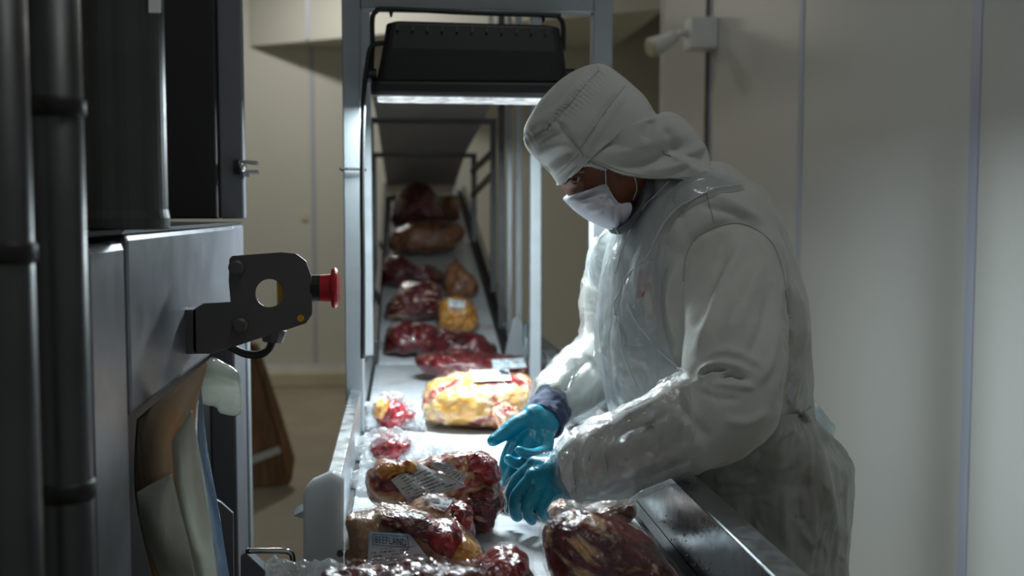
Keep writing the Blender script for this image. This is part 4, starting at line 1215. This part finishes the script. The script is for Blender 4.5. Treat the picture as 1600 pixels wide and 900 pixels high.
# --- coat
cb_ = MB()
ROWS = [(262, 1040, 1125, 1.90, .09), (285, 1012, 1165, 1.90, .135), (310, 996, 1185, 1.90, .168), (350, 974, 1212, 1.90, .185), (400, 958, 1230, 1.90, .184), (470, 944, 1243, 1.90, .180), (540, 942, 1251, 1.90, .178), (600, 950, 1256, 1.91, .178), (650, 972, 1256, 1.92, .176), (700, 1026, 1262, 1.93, .176), (800, 1044, 1292, 1.93, .185), (900, 1050, 1300, 1.93, .19), (1150, 1050, 1300, 1.93, .195)]
rr = catmull([list(r) for r in ROWS], 3)
cb_.loft([sring(*r) for r in rr])
for A, R in ((NARM, NRAD), (FARM, FRAD)):
    p_, r_ = smooth_path(P3(A), R); cb_.tube(p_, r_, 28, caps=True, rounded=False)
p_ = P3([(1150, 408, 1.775)])[0]; cb_.ball(p_, 0.086, 20, 12)
CV_, CF_ = remesh(cb_.V, cb_.F, 0.007, 5, sub=1)
# soft cloth relief, then the creases one can see
N = normals(CV_, CF_)
CV_ = CV_ + N * (0.0055 * fbm(CV_ * [9, 9, 6], 2) + 0.0022 * fbm(CV_ * [26, 26, 18] + 5, 2))[:, None]
def ridge(P, k=2.4, e=1.6): return np.clip(1 - np.abs(noise3(P)) * k, 0, 1) ** e
E_, W_n, S_n = P3([NARM[3], NARM[7], NARM[0]])
def local(V, o, u, squeeze, f): R = V - o; return (R - squeeze * (R @ u)[:, None] * u) * f
uf = (W_n - E_) / np.linalg.norm(W_n - E_); uu = (S_n - E_) / np.linalg.norm(S_n - E_)
tw_ = np.array([0.35, 0.2, 0.55]); ud = uf + tw_ * [1, 0, -1]; ud /= np.linalg.norm(ud)      # folds wind round the forearm
N = normals(CV_, CF_)
arm_n = np.min([np.linalg.norm(CV_ - q, axis=1) for q in resample(smooth_path(P3(NARM), NRAD, 4)[0], 40)], axis=0)
arm_f = np.min([np.linalg.norm(CV_ - q, axis=1) for q in resample(smooth_path(P3(FARM), FRAD, 4)[0], 30)], axis=0)
fw = np.clip(((CV_ - E_) @ uf + 0.02) / 0.10, 0, 1)                                           # 0 upper arm, 1 forearm
wn = np.clip((0.105 - arm_n) / 0.03, 0, 1); wf = np.clip((0.095 - arm_f) / 0.03, 0, 1)
rf = 0.0065 * ridge(local(CV_, E_, ud, 0.7, 17) + 3) - 0.0045 * ridge(local(CV_, E_, ud, 0.6, 14) + 9)
ru = 0.0050 * ridge(local(CV_, E_, uu, 0.72, 12) + 5) - 0.0040 * ridge(local(CV_, E_, uu, 0.72, 10) + 1)
tw = np.clip((np.minimum(arm_n, arm_f) - 0.085) / 0.05, 0, 1)
rt = 0.0075 * ridge(CV_ * [11, 11, 4]) - 0.0055 * ridge(CV_ * [9, 9, 4] + 7)
CV_ = CV_ + N * (wn * (fw * rf + (1 - fw) * ru) + wf * rf * 0.8 + tw * rt)[:, None]
CF = [
    # armhole and the hollow between sleeve and back
    ([(1068, 440), (1072, 400), (1092, 368), (1150, 348), (1200, 372), (1222, 420), (1230, 480)], 7, -0.005),
    ([(1232, 450), (1238, 520), (1236, 590), (1222, 650)], 9, -0.016),
    ([(1250, 430), (1256, 520), (1250, 600), (1236, 660)], 7, 0.006),
    ([(1262, 520), (1258, 590), (1245, 640)], 6, -0.006), ([(1215, 340), (1240, 400), (1248, 470)], 7, -0.006),
    # elbow creases
    ([(1088, 590), (1102, 576), (1122, 568), (1150, 572), (1178, 586)], 5, 0.005), ([(1092, 586), (1112, 577), (1136, 578)], 2.6, -0.010),
    ([(1122, 590), (1142, 586), (1168, 594)], 2.6, -0.009), ([(1100, 560), (1130, 548), (1165, 556), (1195, 575)], 7, 0.004), ([(1110, 600), (1145, 602), (1185, 606)], 5, 0.004),
    ([(1090, 610), (1120, 622), (1160, 624)], 6, -0.003), ([(1060, 625), (1080, 655), (1110, 690)], 9, -0.003), ([(1130, 655), (1170, 660), (1205, 640)], 8, 0.004),
    # long folds on the upper sleeve
    ([(1165, 372), (1130, 440), (1100, 520), (1085, 560)], 10, 0.006), ([(1145, 380), (1110, 450), (1088, 520)], 8, -0.006),
    ([(1195, 400), (1160, 480), (1130, 545)], 12, 0.006), ([(1205, 440), (1190, 520), (1160, 570)], 10, -0.005),
    ([(1215, 500), (1205, 560), (1180, 605)], 9, 0.005), ([(1085, 400), (1078, 470), (1085, 530)], 8, 0.005),
    # forearm
    ([(1060, 610), (1010, 640), (960, 660)], 9, 0.006), ([(1050, 640), (1000, 670), (950, 690)], 8, -0.006),
    ([(1100, 690), (1030, 715), (960, 740)], 9, 0.005), ([(1080, 715), (1010, 742), (950, 765)], 8, -0.005),
    ([(960, 665), (948, 700), (955, 745)], 6, -0.004), ([(925, 675), (914, 715), (922, 770)], 6, 0.005), ([(905, 690), (898, 730), (905, 775)], 5, -0.004),
    # front of the coat
    ([(1050, 340), (1022, 420), (1030, 500), (1052, 560)], 10, -0.005), ([(1035, 350), (1005, 430), (1015, 510)], 8, 0.007), ([(1062, 400), (1045, 470), (1062, 540)], 7, 0.006),
    ([(985, 400), (970, 480), (985, 560)], 8, -0.006), ([(1110, 300), (1150, 320), (1200, 350)], 8, 0.005), ([(1090, 320), (1130, 330), (1180, 345)], 6, -0.004),
    ([(925, 560), (895, 590), (880, 620)], 5, -0.004), ([(940, 580), (915, 605), (895, 640)], 5, 0.004), ([(900, 575), (872, 600), (855, 622)], 5, 0.003)]
FOLD = 1.25
CV_ = folds(CV_, CF_, CF)
FOLD = 1.0
coat = mesh_obj('coat', CV_, CF_, M['coat'], pe, smooth=True)
ct = bvh(CV_, CF_)
for s in ([(1068, 440), (1072, 400), (1092, 368), (1150, 348), (1200, 372), (1222, 420), (1230, 480)], [(1104, 303), (1110, 325), (1116, 348)], [(1106, 302), (1080, 315), (1058, 340), (1045, 362)]):
    surf_tube(ct, s, 0.0011, M['seam'], 'seam', coat, 0.0002, n=40)
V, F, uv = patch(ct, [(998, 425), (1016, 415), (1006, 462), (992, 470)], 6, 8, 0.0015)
mesh_obj('red_emblem', V, F, M['veiled_red'], coat, smooth=True, label='small red emblem on the coat front, paled as if behind film')

# --- clear plastic worn over the coat
NC = normals(CV_, CF_); px, py, _z = proj(CV_)
Dv = CV_ - CAM; fc_ = np.einsum('ij,ij->i', NC, Dv) / np.linalg.norm(Dv, axis=1)
def shell(mask, off, amp, scale, mat, name, label=None, seed=0):
    keep = [f for f in CF_ if all(mask[i] for i in f)]
    ids = np.unique([i for f in keep for i in f]); mp = {int(k): j for j, k in enumerate(ids)}
    K = [[mp[i] for i in f] for f in keep]
    B0 = CV_[ids].copy(); cnt = {}
    for f in K:
        for x, y in zip(f, f[1:] + f[:1]):
            e = (min(x, y), max(x, y)); cnt[e] = cnt.get(e, 0) + 1
    be = np.array([e for e, c in cnt.items() if c == 1])
    for it in range(30):                                        # an even hem instead of a stepped edge
        acc = np.zeros_like(B0); k_ = np.zeros(len(B0))
        np.add.at(acc, be[:, 0], B0[be[:, 1]]); np.add.at(acc, be[:, 1], B0[be[:, 0]])
        np.add.at(k_, be[:, 0], 1); np.add.at(k_, be[:, 1], 1)
        m = k_ > 0; B0[m] = 0.4 * B0[m] + 0.6 * acc[m] / k_[m][:, None]
    V = B0 + NC[ids] * (off + amp * (0.6 + fbm(CV_[ids] * scale + seed, 3)))[:, None]
    return mesh_obj(name, V, K, M[mat], pe, smooth=True, label=label)
bib = inside(px, py, [(900, 400), (962, 352), (1000, 282), (1045, 275), (1110, 272), (1168, 292), (1100, 306), (1062, 330), (1030, 365), (1002, 415), (983, 440), (990, 485), (1020, 535), (1078, 588), (1078, 680), (880, 680)]) & (fc_ < 0.15)
armd = np.min([np.linalg.norm(CV_ - q, axis=1) for q in smooth_path(P3(NARM[3:]), NRAD[3:], 6)[0]], axis=0)
fard = np.min([np.linalg.norm(CV_ - q, axis=1) for q in smooth_path(P3(FARM[1:]), FRAD[1:], 6)[0]], axis=0)
front = (NC[:, 0] < -0.1) & (py > 380) & (py < 700) & (CV_[:, 1] > 1.74)
bibm = (bib | front) & (armd > 0.083) & (fard > 0.085)
shell(bibm, 0.005, 0.006, np.array([22, 22, 14]), 'apron', 'apron_bib', 'clear plastic apron bib', 3)
for s in ([(1160, 294), (1100, 307), (1062, 331), (1031, 366), (1003, 415), (984, 440), (991, 485), (1021, 535), (1074, 582)], [(1050, 288), (1010, 330), (985, 380), (966, 430)], [(978, 430), (968, 480), (975, 540), (1000, 600)]):
    surf_tube(ct, s, 0.0013, M['mask'], 'apron_hem', pe, 0.010, n=60)
shell((armd < 0.083) & (px < 1085) & (py > 560), 0.007, 0.005, np.array([40, 40, 40]), 'sleeve_film', 'oversleeve', 'clear plastic oversleeve on the near arm', 5)
shell((fard < 0.075) & (px < 945) & (CV_[:, 1] > 1.95), 0.007, 0.005, np.array([40, 40, 40]), 'sleeve_film', 'oversleeve', 'clear plastic oversleeve', 7)
sk = MB(); SR = [(622, 988, 1252, 1.91, .188), (650, 988, 1260, 1.91, .192), (680, 1014, 1280, 1.92, .195), (712, 1036, 1306, 1.93, .198), (740, 1044, 1307, 1.93, .202), (790, 1048, 1305, 1.93, .205), (900, 1052, 1300, 1.93, .208), (1000, 1052, 1306, 1.93, .21), (1120, 1054, 1306, 1.93, .21)]
sr = catmull([list(r) for r in SR], 12)
sk.loft([sring(*r, n=220, e=2.2) for r in sr], cap=False)
SV = np.array(sk.V); SF = sk.F; NS = normals(SV, SF)
if NS[np.argmin(SV[:, 1])][1] > 0: SF = [f[::-1] for f in SF]; NS = -NS
zz = np.clip((1.1 - SV[:, 2]) / 0.12, 0, 1)
SV = SV + NS * (zz * (0.010 * fbm(SV * [16, 16, 4], 2) + 0.004 * fbm(SV * [50, 50, 12] + 3, 2)))[:, None]
SV = SV + NS * (zz * (0.008 * ridge(SV * [13, 13, 3.5] + 2) + 0.004 * ridge(SV * [34, 34, 11] + 5) - 0.006 * ridge(SV * [11, 11, 4] + 9)))[:, None]
SV = folds(SV, SF, [([(1258, 655), (1265, 730), (1270, 820), (1262, 900)], 6, 0.008), ([(1262, 660), (1285, 720), (1300, 800), (1306, 900)], 7, 0.009), ([(1255, 660), (1235, 730), (1225, 800), (1238, 900)], 6, 0.007), ([(1250, 655), (1210, 690), (1160, 740)], 6, 0.007),
    ([(1266, 660), (1300, 690), (1332, 720)], 6, 0.006), ([(1245, 690), (1248, 780), (1250, 880)], 5, -0.006), ([(1100, 740), (1150, 752), (1200, 750)], 7, 0.006), ([(1090, 775), (1140, 780), (1195, 770)], 7, -0.006), ([(1215, 660), (1190, 700), (1175, 760)], 5, -0.005)])
skirt = mesh_obj('apron_skirt', SV, SF, M['skirt'], pe, smooth=True, label='cloudy plastic apron skirt')
st_ = bvh(SV, SF)
surf_tube(st_, [(1110, 640), (1180, 628), (1215, 622), (1240, 640), (1262, 656)], 0.006, M['skirt'], 'apron_tie', pe, 0.004, n=30)
kv, kf = inflate([(1264, 640), (1272, 630), (1290, 648), (1302, 668), (1300, 690), (1282, 690), (1266, 672)], 1.97, 0.03, 48, 8)
kv = kv + normals(kv, kf) * (0.006 * fbm(kv * 60, 3))[:, None]
mesh_obj('apron_knot', kv, kf, M['apron'], pe, smooth=True)

# --- hood with its cap front
HC = [(819, 206, 0), (824, 188, 0), (848, 152, 0), (888, 116, 0), (932, 102, 0), (968, 120, 0), (1000, 148, 0), (1021, 180, 0), (1036, 176, 0), (1056, 182, 0), (1084, 205, 0.15), (1106, 232, 0.4), (1111, 254, 0.7), (1107, 278, 1), (1080, 281, 1), (1036, 279, 1), (1000, 276, 1), (965, 270, 1), (935, 256, 1), (912, 246, 0.9), (902, 258, 0.85), (892, 272, 0.8), (882, 286, 0.55), (874, 288, 0.15), (860, 270, 0), (838, 248, 0), (822, 228, 0)]
OV, OF = inflate_rim(HC, HY, 0.104, 200, 40, center=(958, 205), p=2.25)
sc_ = np.clip((proj(OV)[0] - 1000) / 110, 0, 1)
OV[:, 1] = HY + (OV[:, 1] - HY) * (1 + 0.25 * sc_)          # the cape part widens over the shoulders
N = normals(OV, OF)
OV = OV + N * (0.003 * fbm(OV * 12 + 2, 2))[:, None]
GAT = [(820, 222), (846, 206), (870, 184), (892, 160), (915, 132), (936, 110)]
FOLD = 1.6
OV = folds(OV, OF, [(GAT, 5, -0.003), ([(826, 210), (868, 172), (900, 135), (925, 112)], 9, 0.004),
    ([(870, 186), (885, 210), (905, 233), (912, 246)], 4, -0.003), ([(977, 134), (950, 168), (925, 205), (906, 234)], 3.5, -0.003), ([(983, 138), (956, 174), (930, 212), (912, 240)], 5, 0.002),
    ([(835, 245), (865, 228), (892, 222)], 7, 0.004), ([(850, 262), (875, 245), (900, 238)], 6, -0.004), ([(862, 272), (885, 256), (903, 246)], 6, 0.003), ([(840, 225), (862, 212), (880, 206)], 5, -0.003),
    ([(915, 240), (960, 240), (1010, 225), (1040, 195)], 12, 0.004), ([(950, 255), (1000, 255), (1050, 235), (1085, 215)], 10, -0.005), ([(1022, 182), (1015, 200), (1010, 225)], 6, -0.005), ([(1035, 200), (1050, 215), (1060, 245)], 7, -0.004),
    ([(1000, 268), (1050, 262), (1100, 252)], 8, 0.004), ([(1045, 245), (1075, 240), (1105, 225)], 6, 0.004), ([(1050, 270), (1080, 258), (1108, 244)], 5, -0.003)])
FOLD = 1.0
gx, gy, _z = proj(OV); gd, ga, gl_ = poly_dist(gx, gy, GAT)
N = normals(OV, OF); near = np.clip(-np.einsum('ij,ij->i', N, OV - CAM) * 3, 0, 1)
OV = OV + N * (0.0022 * np.sin(ga / 7.0 * 2 * math.pi) * np.exp(-(np.maximum(gd - 3, 0) / 13) ** 2) * near)[:, None]
hood = mesh_obj('hood', OV, OF, M['hood'], pe, smooth=True)
ht = bvh(OV, OF)
for s in (GAT, [(870, 186), (885, 210), (905, 233), (912, 246)], [(977, 134), (950, 168), (925, 205), (906, 234)], [(916, 244), (938, 254), (968, 266), (1003, 274), (1045, 278), (1103, 275)], [(868, 276), (884, 262), (905, 241)]):
    surf_tube(ht, s, 0.0008, M['seam'], 'seam', hood, 0.0002, n=50)
# hair net frill under the hood
fr_ = []
for k in range(90):
    f = k / 89; x = 904 + 42 * f; y = 249 + 9 * f + 1.2 * math.sin(f * 60)
    hh = hit(bt, x, y + 2); fr_.append((hh[0] if hh else at(x, y, HY - 0.08)) + np.array([0, -0.004, 0]))
MB().tube(fr_, [0.0058 + 0.0016 * math.sin(k * 1.25) for k in range(90)], 8).build('hair_net', M['mask'], pe, smooth=True)

# --- mask, straps, collar
MC = [(890, 310, 0.55), (905, 302, 0.85), (925, 295, 1), (946, 288, 1), (954, 299, 1), (962, 312, 1), (970, 318, 1), (985, 317, 1), (987, 330, 1), (978, 350, 0.8), (963, 360, 0.4), (945, 355, 0.2), (923, 345, 0.1), (905, 332, 0.1), (894, 320, 0.3)]
MV, MF = inflate_rim(MC, HY, 0.086, 120, 24, center=(938, 322), p=2.4)
FOLD = 1.5
MV = folds(MV, MF, [([(900, 314), (925, 304), (950, 300)], 4, -0.003), ([(905, 320), (930, 310), (955, 305)], 4, 0.003), ([(955, 302), (945, 320), (938, 335)], 3, -0.003), ([(962, 318), (960, 335), (962, 350)], 4, -0.003), ([(915, 330), (935, 326), (958, 322)], 5, 0.002)])
FOLD = 1.0
mk = mesh_obj('face_mask', MV, MF, M['mask'], pe, smooth=True)
mt_ = bvh(MV, MF)
surf_tube(mt_, [(896, 311), (920, 301), (945, 293), (955, 306), (968, 320)], 0.0011, M['mask'], 'binding', mk, 0.0005, n=30)
a_ = hit(bt, 945, 262); b_ = hit(mt_, 946, 293)
def strap(pts):
    path = []
    for x, y in resample(pts, 14):
        hh = hit(bt, x, y)
        if hh: path.append(hh[0] + hh[1] * 0.002 + np.array([0, -0.001, 0]))
    if len(path) > 2: MB().tube(path, 0.0013, 6).build('strap', M['mask'], mk, smooth=True)
strap([(945, 254), (946, 274), (946, 294)]); strap([(989, 270), (993, 284), (994, 296), (988, 312)])
cv2, cf2 = inflate([(1002, 280), (1016, 283), (1010, 300), (992, 325), (984, 345), (974, 362), (960, 366), (956, 358), (968, 350), (984, 330), (992, 312)], HY - 0.02, 0.075, 70, 10, p=3)
mesh_obj('undershirt_collar', cv2, cf2, M['grey_cloth'], pe, smooth=True)
zp = at(962, 360, HY - 0.06)
MB().tube([zp + [-0.004, 0, 0.004], zp + [0.001, -0.003, 0], zp + [0.006, 0, -0.006]], 0.0022, 6).build('zip_pull', M['chrome'], pe)

# --- gloves
def glove(wrist, fingers, palm_r, voxel, name):
    g = MB()
    wp_ = [np.array(q[:3], float) for q in wrist]; W_ = P3(wp_); wr_ = [q[3] for q in wrist]
    g.tube(W_, wr_, 20, rounded=True)
    for f in fingers:
        P = P3([q[:3] for q in f]); R = [q[3] * 1.08 for q in f]
        p_, r_ = smooth_path(P, R, 3); g.tube(p_, r_, 14, rounded=True)
        g.tube([W_[-1], (W_[-1] * 0.35 + P[0] * 0.65), P[0]], [palm_r * 1.1, palm_r, R[0] * 1.25], 14, rounded=True)
    V, F = remesh(g.V, g.F, voxel, 4)
    N = normals(V, F)
    V = V + N * (0.0012 * fbm(V * 45, 2))[:, None]
    return mesh_obj(name, V, F, M['glove'], pe, smooth=True)
NH = [[(836, 726, 1.705, .011), (808, 750, 1.715, .0102), (797, 778, 1.72, .0092), (796, 797, 1.72, .008)],
      [(834, 744, 1.685, .0112), (808, 774, 1.685, .0105), (804, 798, 1.695, .0095), (808, 808, 1.70, .008)],
      [(842, 761, 1.668, .011), (824, 790, 1.665, .010), (826, 806, 1.672, .009), (831, 813, 1.68, .008)],
      [(856, 774, 1.657, .0098), (846, 794, 1.652, .009), (848, 804, 1.658, .008), (852, 809, 1.664, .007)],
      [(868, 722, 1.71, .014), (846, 722, 1.75, .012), (828, 732, 1.775, .0105), (816, 744, 1.79, .009)]]
glove([(900, 740, 1.667, .040), (888, 744, 1.672, .038), (874, 744, 1.68, .034)], NH, 0.022, 0.003, 'glove')
FH = [[(804, 686, 1.955, .0112), (791, 714, 1.93, .0103), (787, 736, 1.91, .0093), (786, 750, 1.90, .008)],
      [(818, 700, 1.935, .0112), (804, 728, 1.905, .0105), (795, 749, 1.89, .0095), (788, 765, 1.88, .008)],
      [(838, 710, 1.925, .011), (818, 722, 1.89, .0103), (803, 723, 1.88, .0093), (794, 717, 1.875, .008)],
      [(854, 702, 1.925, .0102), (836, 709, 1.885, .0095), (821, 708, 1.875, .0085), (811, 703, 1.87, .0075)],
      [(834, 652, 1.965, .019), (808, 662, 1.95, .0155), (787, 677, 1.94, .013), (770, 689, 1.93, .0105)]]
glove([(858, 640, 2.01, .034), (850, 652, 1.99, .035), (842, 668, 1.97, .033)], FH, 0.021, 0.003, 'glove')
p_, r_ = smooth_path(P3([(868, 624, 2.035), (858, 641, 2.012), (847, 660, 1.985)]), [.037, .041, .041])
p_ = resample(p_, 24); r_ = np.interp(np.linspace(0, 1, 24), np.linspace(0, 1, len(r_)), r_)
q_ = MB().tube(p_, r_, 60, caps=False)
QV = np.array(q_.V); QV = QV + normals(QV, q_.F) * (0.006 * fbm(QV * 45, 3))[:, None]
cu = mesh_obj('cuff', QV, q_.F, M['navy'], pe, smooth=True, label='dark navy inner cuff'); s_ = cu.modifiers.new('t', 'SOLIDIFY'); s_.thickness = 0.003

# --- trousers and boots below the frame
for s in (-1, 1):
    y = 1.93 + s * 0.09
    MB().tube([(HX, y, 0.80), (HX, y, 0.6), (HX - 0.005, y, 0.4), (HX, y, 0.24)], [0.095, 0.085, 0.078, 0.075], 24).build('trouser_leg', M['trouser'], pe, smooth=True)
    MB().loft([[np.array([HX - 0.05 + (0.14 if z < 0.08 else 0.075) * math.cos(t) * (1 if math.cos(t) < 0 or z >= 0.08 else 0.9) + (0.05 if z > 0.1 else 0), y + 0.055 * math.sin(t) + 0, z]) for t in np.linspace(0, 2 * math.pi, 28, endpoint=False)] for z in (0.0, 0.03, 0.075, 0.11, 0.2, 0.32)]).build('boot', M['boot'], pe, smooth=True)
